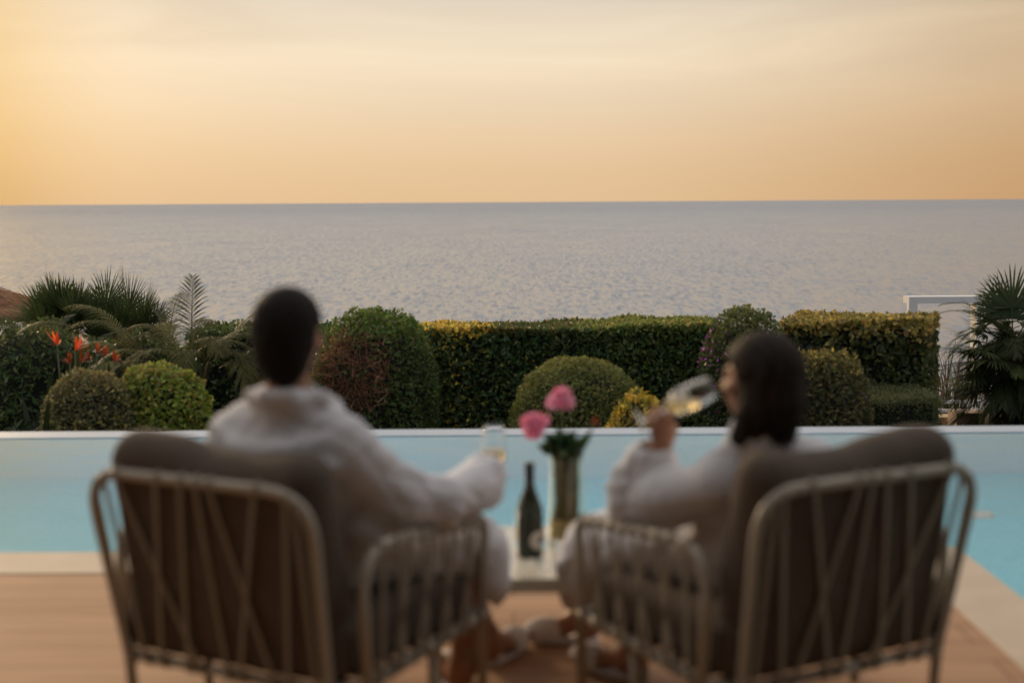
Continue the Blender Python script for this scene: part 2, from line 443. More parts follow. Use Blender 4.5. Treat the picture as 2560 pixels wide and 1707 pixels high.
def raw_mesh(name, V, F, C, mat, parent=None, loc=None, sm=False):
    me = bpy.data.meshes.new(name)
    nv, nf, k = len(V), len(F), F.shape[1]
    me.vertices.add(nv); me.vertices.foreach_set('co', np.ascontiguousarray(V, dtype=np.float32).ravel())
    me.loops.add(nf * k); me.loops.foreach_set('vertex_index', np.ascontiguousarray(F, dtype=np.int32).ravel())
    me.polygons.add(nf); me.polygons.foreach_set('loop_start', np.arange(0, nf * k, k, dtype=np.int32))
    me.update(calc_edges=True)
    if C is not None:
        at_ = me.color_attributes.new('tint', 'FLOAT_COLOR', 'POINT')
        at_.data.foreach_set('color', np.hstack([C, np.ones((nv, 1))]).astype(np.float32).ravel())
    if sm: smooth(me)
    me.validate()
    return link_mesh(name, me, mat, parent, loc)

def pick(palette, n, rng, var=.2):
    """colour of each leaf drawn from a palette of (weight, rgb)"""
    w = np.array([p[0] for p in palette], float); w /= w.sum()
    c = np.array([p[1] for p in palette])[rng.choice(len(palette), n, p=w)] * 1.8
    return np.clip(c * (1 + rng.normal(size=(n, 1)) * var) * (1 + rng.normal(size=(n, 3)) * .05), .004, 1)

def lump(P, seed, f, amp):
    r = np.random.default_rng(seed); out = np.zeros(len(P))
    for k in range(6):
        w = r.normal(size=3) * f * (1 + k * .4); out += np.sin(P @ w + r.uniform(0, 6)) / (1 + k * .5)
    return out * amp

def superdirs(n, rng, e):
    d = norm(rng.normal(size=(n, 3)))
    s = 1 / (np.abs(d[:, :2] ** 2).sum(1) ** (e / 2) + np.abs(d[:, 2]) ** e) ** (1 / e)
    return d * s[:, None]

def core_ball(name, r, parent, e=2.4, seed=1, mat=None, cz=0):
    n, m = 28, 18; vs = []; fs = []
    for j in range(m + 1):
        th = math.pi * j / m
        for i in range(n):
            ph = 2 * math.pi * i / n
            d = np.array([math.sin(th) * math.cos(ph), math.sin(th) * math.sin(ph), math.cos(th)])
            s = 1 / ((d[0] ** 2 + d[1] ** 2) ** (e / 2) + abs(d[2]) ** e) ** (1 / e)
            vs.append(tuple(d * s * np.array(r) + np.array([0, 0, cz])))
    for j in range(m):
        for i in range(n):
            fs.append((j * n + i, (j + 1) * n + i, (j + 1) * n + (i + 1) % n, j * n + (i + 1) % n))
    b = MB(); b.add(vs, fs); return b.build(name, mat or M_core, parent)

def shrub(name, label, cat, cx, top, hw, d, e, leaf, aspect, n, palette, seed, top_palette=None, top_from=.55, wave=.05, depth=.16, group=None, patch=None, rzk=None, up=.25):
    """clipped round shrub: near-black core painted as inner shade and thousands of single leaves"""
    rng = np.random.default_rng(seed)
    T = at(cx, top, d); rx = hw * 1.08844 / FPX * d
    z0 = GZ; rz = (T.z - z0) * .5 if rzk is None else rzk
    c = np.array([T.x, d + rx * .15, T.z - rz])
    root = empty(name, (c[0], c[1], z0), label, cat, group)
    off = np.array([0, 0, c[2] - z0])
    S = superdirs(n, rng, e); S = S[S[:, 2] > -.75]; S = S[S[:, 1] < .75]
    n = len(S)
    dep = 1 - np.abs(rng.normal(size=n)) * depth * .5
    rr = np.array([rx, rx, rz])
    P0 = S * rr
    k = 1 + lump(P0, seed + 9, 3.2 / rx, wave * .35) + lump(P0, seed + 19, 9 / rx, wave * .25)
    P = P0 * (dep * k)[:, None]
    N = norm(S / rr)
    C = pick(palette, n, rng)
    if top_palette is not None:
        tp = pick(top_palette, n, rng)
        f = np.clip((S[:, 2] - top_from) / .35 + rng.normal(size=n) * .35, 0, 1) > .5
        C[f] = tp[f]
    keep = np.ones(n, bool)
    if patch is not None: keep = ~patch(S, rng)
    leaf_batch('foliage', P[keep] + off, N[keep], leaf, aspect, C[keep], rng, root, up=up)
    core_ball('shade_core', rr * .86, root, e, cz=off[2])
    if patch is not None:                                    # bare twigs where the leaves have died back
        Q = P[~keep] * .985 + off; m = len(Q)
        t = norm(rng.normal(size=(m, 3)) + norm(S[~keep]) * .3 + np.array([0, 0, .5])); s_ = norm(np.cross(t, rng.normal(size=(m, 3))))
        L = rng.uniform(.03, .09, (m, 1)); w = .0028
        V = np.stack([Q - t * L - s_ * w, Q - t * L + s_ * w, Q + t * L + s_ * w * .5, Q + t * L - s_ * w * .5], 1).reshape(-1, 3)
        F = np.arange(m * 4).reshape(-1, 4)
        raw_mesh('dead_twigs', V, F, np.repeat(pick([(1, (.19, .085, .045)), (1, (.13, .06, .035)), (.5, (.30, .16, .09))], m, rng), 4, 0), M_leaf, root)
    return root

def hedge(name, label, p0, p1, thick, z0, z1, leaf, aspect, n, palette, seed, top_palette, wave=.03, group=None, z0b=None, up=.25, spots=None, mixed=None):
    """clipped straight hedge from p0 to p1 (front face line), top at z0 -> z1"""
    rng = np.random.default_rng(seed)
    a = np.array([p0[0], p0[1]]); b = np.array([p1[0], p1[1]]); L = np.linalg.norm(b - a); u = (b - a) / L; v = np.array([-u[1], u[0]])
    root = empty(name, (a[0], a[1], GZ), label, 'hedge', group)
    hmin = -.95 - GZ
    area = np.array([L * (z0 - GZ - hmin), L * thick * 1.6, thick * (z0 - GZ), thick * (z0 - GZ)]); cnt = (n * area / area.sum()).astype(int)
    Ps, Ns, tops = [], [], []
    for f, m in enumerate(cnt):
        s = rng.uniform(0, 1, m) * L; q = rng.uniform(0, 1, m)
        H = (z0 + (z1 - z0) * s / L) - GZ
        if f == 0: l = np.zeros(m); h = hmin + q * (H - hmin); N = np.tile([-v[0], -v[1], .0], (m, 1))
        elif f == 1: l = q * thick; h = H; N = np.tile([0, 0, 1.0], (m, 1))
        elif f == 2: s = np.zeros(m); l = rng.uniform(0, 1, m) * thick; h = q * (z0 - GZ); N = np.tile([-u[0], -u[1], 0], (m, 1))
        else: s = np.full(m, L); l = rng.uniform(0, 1, m) * thick; h = q * (z1 - GZ); N = np.tile([u[0], u[1], 0], (m, 1))
        # rounded shoulder
        P = np.stack([u[0] * s + v[0] * l, u[1] * s + v[1] * l, h], 1)
        dep = np.abs(rng.normal(size=m)) * .045 - .008
        w = lump(P, seed + 5, 2.6, wave * .4) + lump(P, seed + 6, 8, wave * .25)
        P = P + N * (w - dep)[:, None]
        e = np.clip((h - (H - .10)) / .10, 0, 1) ** 2
        if f != 1: P += np.stack([v[0] * .04 * e * (f == 0), v[1] * .04 * e * (f == 0), -.01 * e], 1); N = norm(N + np.stack([0 * e, 0 * e, e], 1))
        Ps.append(P); Ns.append(N); tops.append((h > H - .09 - rng.exponential(.05, m)))
    P = np.vstack(Ps); N = np.vstack(Ns); tp = np.hstack(tops)
    C = pick(palette, len(P), rng); C2 = pick(top_palette, len(P), rng); C[tp] = C2[tp]  # top leaves recoloured: painted light on the hedge top, mixed with new growth
    if spots is not None:
        k = spots(P, L, rng); C[k] = pick([(1, (.42, .30, .04)), (1, (.30, .26, .05))], k.sum(), rng)
    if mixed is not None: C = mixed(P, L, rng, (z0 + (z1 - z0) * P[:, 0] / L) - GZ - .09)
    leaf_batch('foliage', P, N, leaf, aspect, C, rng, root, up=up)
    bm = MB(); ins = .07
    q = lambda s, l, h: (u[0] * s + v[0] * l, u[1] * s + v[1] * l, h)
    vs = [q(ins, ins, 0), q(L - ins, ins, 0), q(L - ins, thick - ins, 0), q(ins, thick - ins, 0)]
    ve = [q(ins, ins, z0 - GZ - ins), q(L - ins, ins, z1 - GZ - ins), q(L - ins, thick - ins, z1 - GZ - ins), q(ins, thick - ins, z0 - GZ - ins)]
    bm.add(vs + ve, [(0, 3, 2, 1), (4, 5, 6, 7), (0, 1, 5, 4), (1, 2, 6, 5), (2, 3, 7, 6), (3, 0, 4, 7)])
    bm.build('shade_core', M_core, root)
    return root

def frond(B, p0, az, el, length, droop, nl, ll, lw, a0, a1, rng, col1, hang=.25, curl=0.0, start=.15):
    """pinnate palm frond: adds leaflets + rachis to buffers B (lists V,F,C)"""
    n = 26; p = np.array(p0, float); d_el = el; pts = [p.copy()]; dirs = []
    for i in range(n):
        d = np.array([math.cos(d_el) * math.sin(az), math.cos(d_el) * math.cos(az), math.sin(d_el)])
        dirs.append(d); p = p + d * length / n; pts.append(p.copy()); d_el -= droop / n * (1 + 1.2 * i / n); az += curl / n
    dirs.append(dirs[-1])
    pts = np.array(pts); dirs = np.array(dirs)
    sidev = norm(np.cross(dirs, np.array([[0, 0, 1.0]])) + 1e-6)
    upv = np.cross(sidev, dirs)
    # rachis
    nb = sum(len(x) for x in B[0]); V = []; F = []
    for i in range(n + 1):
        w = .008 * (1 - i / n) + .0015
        V += [pts[i] - sidev[i] * w, pts[i] + sidev[i] * w, pts[i] + upv[i] * w]
    for i in range(n):
        a = nb + i * 3; b = a + 3
        F += [(a, a + 1, b + 1, b), (a + 1, a + 2, b + 2, b + 1), (a + 2, a, b, b + 2)]
    V = np.array(V); B[0].append(V); B[1].append(np.array(F)); B[2].append(np.tile(np.array(col1) * 1.25, (len(V), 1)))
    ts = np.linspace(start, .985, nl); V = []; F = []; C = []
    nb = sum(len(x) for x in B[0]); k = 0
    for t in ts:
        f = t * n; i = int(f); g = f - i
        q = pts[i] * (1 - g) + pts[min(i + 1, n)] * g; d = dirs[i]; s = sidev[i]; uu = upv[i]
        pr = math.sin(math.pi * min(max((t - start) / (1.04 - start), .08), 1) ** .75) ** .6
        for sg in (-1, 1):
            an = a0 + (a1 - a0) * t + rng.normal() * .06
            ld = d * math.cos(an) + (s * sg * math.cos(.25) + uu * math.sin(.25)) * math.sin(an)
            ld /= np.linalg.norm(ld)
            L = ll * pr * rng.uniform(.88, 1.08); w = lw * rng.uniform(.85, 1.1)
            wv = np.cross(ld, uu); wv /= np.linalg.norm(wv) + 1e-9
            cc = np.array(col1) * (1 + rng.normal() * .18)
            row = []
            for h, ww in ((0, .5), (.3, 1), (.65, .75), (1, .06)):
                c = q + ld * L * h - np.array([0, 0, hang * L * h * h])
                row += [c - wv * w * ww, c + wv * w * ww]
            V += row; C += [cc] * 8
            for j in range(3): a = nb + k * 8 + j * 2; F.append((a, a + 1, a + 3, a + 2))
            k += 1
    B[0].append(np.array(V)); B[1].append(np.array(F)); B[2].append(np.clip(np.array(C), .004, 1))

def fan_leaf(B, p0, az, el, pet, rad, nl, spread, lw, rng, col1, droop=.1):
    """fan palm leaf on a petiole"""
    d = np.array([math.cos(el) * math.sin(az), math.cos(el) * math.cos(az), math.sin(el)])
    s = np.cross(d, [0, 0, 1.0]); s /= np.linalg.norm(s); uu = np.cross(s, d)
    c0 = np.array(p0, float) + d * pet; nb = sum(len(x) for x in B[0]); V = []; F = []; C = []
    p0 = np.array(p0, float)
    V += [p0 - s * .008, p0 + s * .008, c0 + s * .006, c0 - s * .006]; F.append((nb, nb + 1, nb + 2, nb + 3)); C += [np.array(col1) * 1.2] * 4
    k = 0
    for a in np.linspace(-spread / 2, spread / 2, nl):
        a += rng.normal() * .03
        ld = d * math.cos(a) + s * math.sin(a) + uu * .12 * math.cos(a * 2)
        L = rad * (1 - .28 * abs(a) / (spread / 2)) * rng.uniform(.9, 1.06); wv = np.cross(ld, uu); cc = np.array(col1) * (1 + rng.normal() * .2)
        for h, ww in ((.0, .25), (.45, 1.0), (.75, .7), (1, .08)):
            c = c0 + ld * L * h - np.array([0, 0, droop * L * h ** 3]); V += [c - wv * lw * ww, c + wv * lw * ww]; C.append(cc); C.append(cc)
        for j in range(3): q = nb + 4 + k * 8 + j * 2; F.append((q, q + 1, q + 3, q + 2))
        k += 1
    B[0].append(np.array(V)); B[1].append(np.array(F)); B[2].append(np.clip(np.array(C), .004, 1))

def flush(name, B, mat, parent, off):
    V = np.vstack(B[0]) - np.array(off); F = np.vstack(B[1]); C = np.vstack(B[2])
    return raw_mesh(name, V, F, C, mat, parent)

def stem(name, p0, p1, r0, r1, parent, off, mat=None, bend=.0):
    a, b = Vector(p0), Vector(p1); m = MB()
    pts = [a.lerp(b, i / 8) + Vector((bend * math.sin(math.pi * i / 8), 0, 0)) for i in range(9)]
    m.tube(pts, [r0 + (r1 - r0) * i / 8 for i in range(9)], 10); return m.build(name, mat or M_bark, parent, off=off, sm=True)

# palettes: natural leaf colours
G_DARK = [(3, (.042, .068, .022)), (2, (.062, .092, .027)), (1, (.095, .105, .034))]
G_MID = [(3, (.042, .066, .018)), (2, (.06, .09, .023)), (1, (.085, .085, .026)), (.6, (.03, .05, .017))]
G_BRIGHT = [(3, (.13, .165, .025)), (2, (.17, .21, .035)), (1, (.09, .12, .025)), (1.4, (.24, .19, .045))]
G_OLIVE = [(3, (.075, .078, .034)), (2, (.11, .10, .044)), (1, (.20, .165, .055)), (.9, (.30, .25, .08)), (1, (.045, .055, .03))]
G_YEL = [(3, (.36, .25, .035)), (2, (.27, .21, .035)), (1.4, (.14, .14, .03)), (1, (.45, .30, .05)), (.7, (.07, .085, .022))]

# ------------------------------------------------------------------ garden: hedges
def edge(px, py, d, thick=.95):
    p = at(px, py, d); p.z = at(px, py, d + thick).z - .025; return p
def yspots(P, L, rng): return (rng.uniform(size=len(P)) < .16 * np.exp(-((P[:, 0] - .32) / .30) ** 2) + .012)
def few(P, L, rng): return rng.uniform(size=len(P)) < .006
A, Bq = edge(430, 738, 14.0), edge(960, 737, 14.0)
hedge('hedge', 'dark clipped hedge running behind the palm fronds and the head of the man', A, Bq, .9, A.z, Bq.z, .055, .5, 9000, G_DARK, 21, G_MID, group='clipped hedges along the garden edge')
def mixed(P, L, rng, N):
    """leaf colour along the run: golden new growth plus painted toplight, then dark, then pale green tips"""
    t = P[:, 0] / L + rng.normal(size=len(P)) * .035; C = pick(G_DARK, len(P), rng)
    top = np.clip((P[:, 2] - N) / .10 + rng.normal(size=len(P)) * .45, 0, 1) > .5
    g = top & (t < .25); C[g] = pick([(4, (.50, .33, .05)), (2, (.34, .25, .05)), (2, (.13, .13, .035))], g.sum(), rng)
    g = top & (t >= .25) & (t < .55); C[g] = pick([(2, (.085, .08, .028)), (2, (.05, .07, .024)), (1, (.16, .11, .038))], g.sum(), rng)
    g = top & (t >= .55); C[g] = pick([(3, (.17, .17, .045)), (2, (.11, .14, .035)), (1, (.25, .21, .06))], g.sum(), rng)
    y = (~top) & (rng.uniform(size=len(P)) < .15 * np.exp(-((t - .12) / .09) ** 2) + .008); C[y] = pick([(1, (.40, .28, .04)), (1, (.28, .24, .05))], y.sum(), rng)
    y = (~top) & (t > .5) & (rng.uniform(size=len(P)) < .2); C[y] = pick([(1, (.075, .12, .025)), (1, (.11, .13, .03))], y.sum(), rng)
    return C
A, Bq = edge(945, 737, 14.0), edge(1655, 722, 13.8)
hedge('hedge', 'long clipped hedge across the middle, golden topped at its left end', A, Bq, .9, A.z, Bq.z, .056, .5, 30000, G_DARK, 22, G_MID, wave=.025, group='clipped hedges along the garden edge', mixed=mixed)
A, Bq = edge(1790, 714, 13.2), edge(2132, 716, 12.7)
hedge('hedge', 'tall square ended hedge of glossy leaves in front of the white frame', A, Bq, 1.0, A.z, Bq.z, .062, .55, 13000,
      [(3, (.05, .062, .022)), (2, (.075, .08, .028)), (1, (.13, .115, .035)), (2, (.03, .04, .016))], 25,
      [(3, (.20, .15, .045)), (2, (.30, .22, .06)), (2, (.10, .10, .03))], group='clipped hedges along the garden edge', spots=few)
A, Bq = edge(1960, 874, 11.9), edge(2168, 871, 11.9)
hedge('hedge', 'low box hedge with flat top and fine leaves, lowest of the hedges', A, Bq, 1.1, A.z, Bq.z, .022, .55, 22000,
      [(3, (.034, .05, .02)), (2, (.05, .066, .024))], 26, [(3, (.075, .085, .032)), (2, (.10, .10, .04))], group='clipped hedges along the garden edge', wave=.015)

# ------------------------------------------------------------------ garden: round shrubs
def brown_patch(S, rng):
    q = ((S[:, 0] + .28) / .62) ** 2 + ((S[:, 2] - .52) / .36) ** 2
    return (q + rng.normal(size=len(S)) * .4 < 1) & (S[:, 1] < .3) & (rng.uniform(size=len(S)) < .86)
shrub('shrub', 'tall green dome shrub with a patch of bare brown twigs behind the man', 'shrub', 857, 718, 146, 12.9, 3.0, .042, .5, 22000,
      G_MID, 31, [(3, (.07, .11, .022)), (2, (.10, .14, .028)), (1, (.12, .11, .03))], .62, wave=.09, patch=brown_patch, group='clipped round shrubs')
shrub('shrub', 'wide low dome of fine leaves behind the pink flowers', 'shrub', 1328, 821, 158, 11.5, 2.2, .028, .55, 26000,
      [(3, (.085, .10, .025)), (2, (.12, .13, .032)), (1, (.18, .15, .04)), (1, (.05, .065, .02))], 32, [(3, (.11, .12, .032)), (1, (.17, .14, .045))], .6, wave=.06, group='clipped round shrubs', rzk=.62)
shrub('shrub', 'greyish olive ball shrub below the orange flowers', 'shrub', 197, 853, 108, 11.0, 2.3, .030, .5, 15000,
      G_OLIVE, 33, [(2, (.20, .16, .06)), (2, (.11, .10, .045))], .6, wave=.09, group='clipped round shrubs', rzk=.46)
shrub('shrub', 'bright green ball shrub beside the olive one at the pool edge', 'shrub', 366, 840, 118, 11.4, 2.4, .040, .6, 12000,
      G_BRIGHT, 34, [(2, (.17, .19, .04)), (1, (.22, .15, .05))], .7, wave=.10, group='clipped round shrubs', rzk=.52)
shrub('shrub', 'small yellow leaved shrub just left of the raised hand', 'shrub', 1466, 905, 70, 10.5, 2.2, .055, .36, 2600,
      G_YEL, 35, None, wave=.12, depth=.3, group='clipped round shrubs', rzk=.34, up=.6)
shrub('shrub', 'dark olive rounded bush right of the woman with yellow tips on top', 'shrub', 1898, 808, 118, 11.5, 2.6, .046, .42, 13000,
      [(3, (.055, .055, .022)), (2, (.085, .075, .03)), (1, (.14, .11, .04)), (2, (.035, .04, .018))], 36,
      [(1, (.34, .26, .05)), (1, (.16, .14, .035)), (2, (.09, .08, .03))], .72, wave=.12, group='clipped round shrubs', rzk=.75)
bo = shrub('flowering_shrub', 'domed bush with small purple flowers rising above the hedge', 'flowering shrub', 1715, 712, 118, 12.9, 2.3, .036, .55, 17000,
      [(3, (.042, .06, .02)), (2, (.06, .075, .024)), (.6, (.09, .05, .03))], 37, [(3, (.10, .11, .032)), (1, (.07, .085, .028))], .6, wave=.07)
rng = np.random.default_rng(5); S = superdirs(2600, rng, 2.3)
S = S[(S[:, 1] < .3) & (S[:, 2] > .1)]; q = rng.uniform(size=len(S)) < np.exp(-((S[:, 0] + .75) / .25) ** 2) * .26 + .012
T = at(1715, 712, 12.9); rx = 118 * 1.08844 / FPX * 12.9; rz = (T.z - GZ) * .5
P = S[q] * np.array([rx, rx, rz]) * 1.01 + np.array([0, 0, T.z - rz - GZ])
leaf_batch('blossoms', P, norm(S[q]), .034, .8, pick([(2, (.21, .04, .19)), (1, (.28, .08, .24)), (1, (.17, .035, .11))], len(P), rng), rng, bo, M_petal)

# ------------------------------------------------------------------ garden: palms on the left
rng = np.random.default_rng(7)
b = at(205, 790, 15.6); base = Vector((b.x, 15.6, GZ))
root = empty('palm_bush', base, 'spiky dark palm clump with stiff upright fronds at the left', 'palm')
B = [[], [], []]
c1 = (.035, .055, .022)
top_ = at(205, 632, 15.6).z
for i in range(110):
    a = rng.uniform(-math.pi, math.pi); el = rng.uniform(.25, 1.5) if i > 26 else rng.uniform(.95, 1.5)
    h = (b.x + (-.22 if i % 2 else .36) + rng.normal() * .13, 15.6 + rng.normal() * .2, top_ - .93 + rng.normal() * .09 - (.06 if i % 2 == 0 else 0))
    fan_leaf(B, h, a, el, rng.uniform(.30, .60), rng.uniform(.38, .50), 22, rng.uniform(1.7, 2.5), .0085, rng, np.array((.060, .085, .030)) * rng.uniform(.55, 1.6) * np.array([1.08, 1, .9]), rng.uniform(0, .12))
flush('fronds', B, M_frond, root, base)
stem('trunk', base, (b.x, 15.6, b.z - .2), .10, .12, root, base)

b = at(30, 850, 14.0); base = Vector((b.x, 14.0, GZ))
root = empty('palm_bush', base, 'shaggy dark palm at the left edge under the thatched roof', 'palm')
B = [[], [], []]
for i in range(80):
    a = rng.uniform(-math.pi, math.pi); el = rng.uniform(.15, 1.35)
    h = Vector((b.x + rng.normal() * .25, 14.0 + rng.normal() * .15, b.z - .15 + rng.normal() * .1))
    frond(B, h, a, el, rng.uniform(.5, .78), rng.uniform(.4, 1.3), 24, .22, .007, .7, .35, rng, np.array((.028, .04, .018)) * rng.uniform(.7, 1.5), hang=.2, start=.15)
flush('fronds', B, M_frond, root, base)
stem('trunk', base, (b.x, 14.0, b.z), .11, .09, root, base)

b = at(440, 765, 14.6); base = Vector((b.x, 14.6, GZ))
root = empty('palm_sapling', base, 'young palm with one feathery frond standing straight up over the sea', 'palm')
B = [[], [], []]
frond(B, (b.x, 14.6, b.z - .08), .1, 1.50, .66, .12, 26, .28, .0062, 1.0, .62, rng, (.10, .10, .055), hang=.25, start=.05)
frond(B, (b.x - .2, 14.6, b.z - .12), -.9, 1.2, .36, .3, 10, .26, .006, .55, .25, rng, (.085, .09, .05), hang=.03, start=.3)
frond(B, (b.x + .2, 14.55, b.z - .14), 1.3, .95, .42, .5, 14, .24, .005, .6, .3, rng, (.11, .10, .05), hang=.05, start=.25)
frond(B, (b.x - .35, 14.5, b.z - .14), -1.2, .9, .4, .7, 14, .22, .006, .6, .3, rng, (.07, .075, .035), hang=.1, start=.25)
flush('fronds', B, M_frond, root, base)
stem('trunk', base, (b.x, 14.6, b.z), .05, .03, root, base)

b = at(425, 850, 12.6); base = Vector((b.x, 12.6, GZ))
root = empty('areca_palm', base, 'low feathery palm with arching olive fronds between spiky palm and hedge', 'palm')
B = [[], [], []]
for i, (a, el, L, dr, dx_) in enumerate([(1.35, 1.05, .75, 1.5, .0), (1.7, .85, .62, 1.7, .12), (1.1, 1.2, .72, 1.5, .1), (-1.3, 1.05, .8, 1.4, 0), (-1.6, .9, .75, 1.6, -.1), (-1.0, 1.25, .75, 1.3, -.05),
        (2.2, 1.0, .65, 1.7, .1), (-2.2, 1.0, .7, 1.7, 0), (2.9, 1.0, .6, 1.6, 0), (.4, 1.25, .75, 1.2, 0), (-.4, 1.25, .75, 1.2, 0), (1.9, .5, .5, 1.6, .2), (-1.9, .6, .6, 1.6, -.15),
        (1.5, 1.3, .8, 1.4, .15), (-1.5, 1.3, .85, 1.3, -.2), (.9, .95, .7, 1.5, .3), (-.9, .95, .75, 1.5, -.35), (1.2, 1.35, .9, 1.1, .2), (-1.2, 1.35, .9, 1.1, -.3), (.2, 1.4, .85, .9, -.1), (2.0, 1.3, .8, 1.3, .35), (-2.0, 1.3, .85, 1.3, -.45), (1.6, .75, .6, 1.7, .4), (2.7, 1.2, .7, 1.4, .1), (2.5, .7, .55, 1.5, .25), (-2.6, .7, .55, 1.5, -.3)]):
    frond(B, (b.x + dx_ * 1.6, 12.6 + rng.normal() * .12, b.z + .02), a + rng.normal() * .15, el, L * 1.12, dr, 34, .23, .0056, 1.0, .55, rng, np.array((.125, .115, .034)) * rng.uniform(.55, 1.35), hang=.5, start=.12)
flush('fronds', B, M_frond, root, base)
mbs = MB()
for k in range(7):
    mbs.tube([(rng.normal() * .12, rng.normal() * .1, 0), (rng.normal() * .15, rng.normal() * .1, b.z - GZ + .05)], .02, 8)
mbs.build('stems', simple('palm_cane', (.10, .09, .03), .6), root)

for cx_, top_, hw_, d_, lab_, sd_ in [(60, 745, 150, 13.4, 'dark leafy bush filling the corner under the thatched roof', 51), (300, 762, 150, 13.3, 'dark leafy bush behind the orange flowers and the arching fronds', 52)]:
    shrub('bush', lab_, 'bush', cx_, top_, hw_, d_, 2.6, .06, .42, 11000, G_DARK, sd_, [(2, (.05, .06, .022)), (1, (.09, .08, .03))], .7, wave=.16, depth=.25, group='dark bushes behind the flowers')
# dark broad leaved understory
def paddle(B, p0, az, el, L, W, rng, c, droop=.5):
    n = 8; p = np.array(p0, float); V = []; F = []; C = []; nb = sum(len(x) for x in B[0]); e = el
    for i in range(n + 1):
        d = np.array([math.cos(e) * math.sin(az), math.cos(e) * math.cos(az), math.sin(e)]); s = np.cross(d, [0, 0, 1.0]); s /= np.linalg.norm(s) + 1e-9
        w = W * max(math.sin(math.pi * min(1, .12 + .88 * i / n)) ** .8, .02); V += [p - s * w + np.array([0, 0, w * .35]), p, p + s * w + np.array([0, 0, w * .35])]
        p = p + d * L / n; e -= droop / n; C += [c, np.array(c) * 1.3, c]
    for i in range(n): a = nb + i * 3; F += [(a, a + 1, a + 4, a + 3), (a + 1, a + 2, a + 5, a + 4)]
    B[0].append(np.array(V)); B[1].append(np.array(F)); B[2].append(np.array(C))

b = at(180, 850, 12.2); base = Vector((b.x, 12.2, GZ))
root = empty('bird_of_paradise', base, 'bird of paradise plant with orange crane shaped flowers among dark blades', 'flowering plant')
B = [[], [], []]
for i in range(60):
    a = rng.uniform(-math.pi, math.pi)
    paddle(B, (b.x + rng.normal() * .28, 12.2 + rng.normal() * .12, GZ + .4 + rng.uniform(0, .35)), a, rng.uniform(1.0, 1.45), rng.uniform(.6, 1.05), rng.uniform(.022, .05), rng, np.array((.022, .034, .016)) * rng.uniform(.6, 1.7), rng.uniform(.1, .6))
flush('leaves', B, M_frond, root, base)
for (fx, fy, sz, brt, flip) in [(131, 787, 1.0, 1, -1), (173, 800, 1.0, 1, 1), (185, 828, .8, .45, 1), (222, 806, .75, .55, 1), (238, 812, .7, .5, 1), (262, 826, .75, .55, 1), (160, 830, .7, .4, -1), (205, 822, .6, .35, -1)]:
    p = at(fx, fy, 11.85); B = [[], [], []]
    oc = np.array((.85, .16, .03)) * brt
    for k in range(7):
        paddle(B, (p.x, p.y, p.z - .02), rng.normal() * .6 + flip * .9, .35 + 1.25 * k / 6 + rng.normal() * .1, .135 * sz * rng.uniform(.7, 1.2), .015 * sz, rng, oc * rng.uniform(.8, 1.2), -.15)
    for k in range(2):
        paddle(B, (p.x, p.y, p.z - .02), flip * 1.5, .05 + .3 * k, .09 * sz, .009, rng, np.array((.05, .02, .10)) if k else np.array((.45, .08, .03)) * brt, 0)
    bl = flush('bloom', B, M_petal, root, base)
    mm = MB(); mm.tube([(p.x - .05 * flip, p.y + .03, GZ + .5), (p.x, p.y, p.z - .02)], [.009, .006], 8)
    st = mm.build('stalk', simple('green_stalk', (.07, .085, .035), .6), bl, off=base, sm=True)

for (px, py, d, lab, sd, spread, n) in [(60, 850, 10.9, 'dark strappy undergrowth bush at the left end of the pool edge', 41, .42, 160), (500, 840, 12.6, 'shadowy broad leaved bush under the arching palm fronds', 42, .4, 110)]:
    b = at(px, py, d); base = Vector((b.x, d, GZ)); r2 = np.random.default_rng(sd)
    root = empty('bush', base, lab, 'bush'); B = [[], [], []]
    for i in range(n):
        paddle(B, (b.x + r2.normal() * spread, d + r2.normal() * .2, GZ + r2.uniform(.3, .95)), r2.uniform(-math.pi, math.pi), r2.uniform(.5, 1.35), r2.uniform(.35, .75), r2.uniform(.012, .035), r2, np.array((.02, .032, .014)) * r2.uniform(.6, 1.7), r2.uniform(.3, 1.2))
    flush('leaves', B, M_frond, root, base)
    core_ball('shade_core', (spread * 1.3, .3, .62), root, cz=.55)

# ------------------------------------------------------------------ palm on the right
b = at(2330, 790, 14.4); base = Vector((b.x, 14.4, GZ)); rng = np.random.default_rng(77)
root = empty('palm_tree', base, 'bushy palm with drooping and fan shaped fronds at the right edge', 'palm')
B = [[], [], []]
gc = np.array((.062, .084, .030))
for i in range(64):
    a = rng.uniform(-math.pi, math.pi); el = rng.uniform(-.4, 1.0)
    frond(B, (b.x + rng.normal() * .10, 14.4 + rng.normal() * .1, b.z + rng.normal() * .12 - .03), a, el, rng.uniform(.52, .78), rng.uniform(.5, 1.5), 32, .24, .007, .8, .35, rng, gc * rng.uniform(.5, 1.5) * np.array([1.1, 1, .9]), hang=.25, start=.1)
for (px, py, a, el, rad) in [(2195, 800, -1.45, .05, .33), (2215, 870, -1.6, -.2, .32), (2255, 720, -1.2, .8, .33), (2300, 660, -.5, 1.2, .34), (2345, 645, .1, 1.4, .36), (2230, 770, -1.4, .35, .33), (2240, 930, -1.6, -.45, .3), (2210, 830, -2.0, .1, .3), (2250, 880, -2.3, -.1, .32), (2300, 800, 3.0, .2, .33), (2235, 835, -1.5, .12, .30), (2290, 700, -.9, 1.0, .30), (2340, 690, .2, 1.3, .32), (2260, 900, -1.6, -.35, .28), (2325, 680, -.3, 1.2, .3), (2270, 745, -1.3, .6, .28), (2250, 950, -1.7, -.5, .26), (2330, 760, 3.0, .3, .30)]:
    p = at(px, py, 14.1); 
    fan_leaf(B, (b.x - .05, 14.3, b.z - .08), a, el, (Vector(p) - Vector((b.x - .05, 14.3, b.z - .08))).length * .6, rad * 1.42, 28, 3.0, .0115, rng, gc * rng.uniform(.7, 1.3), .15)
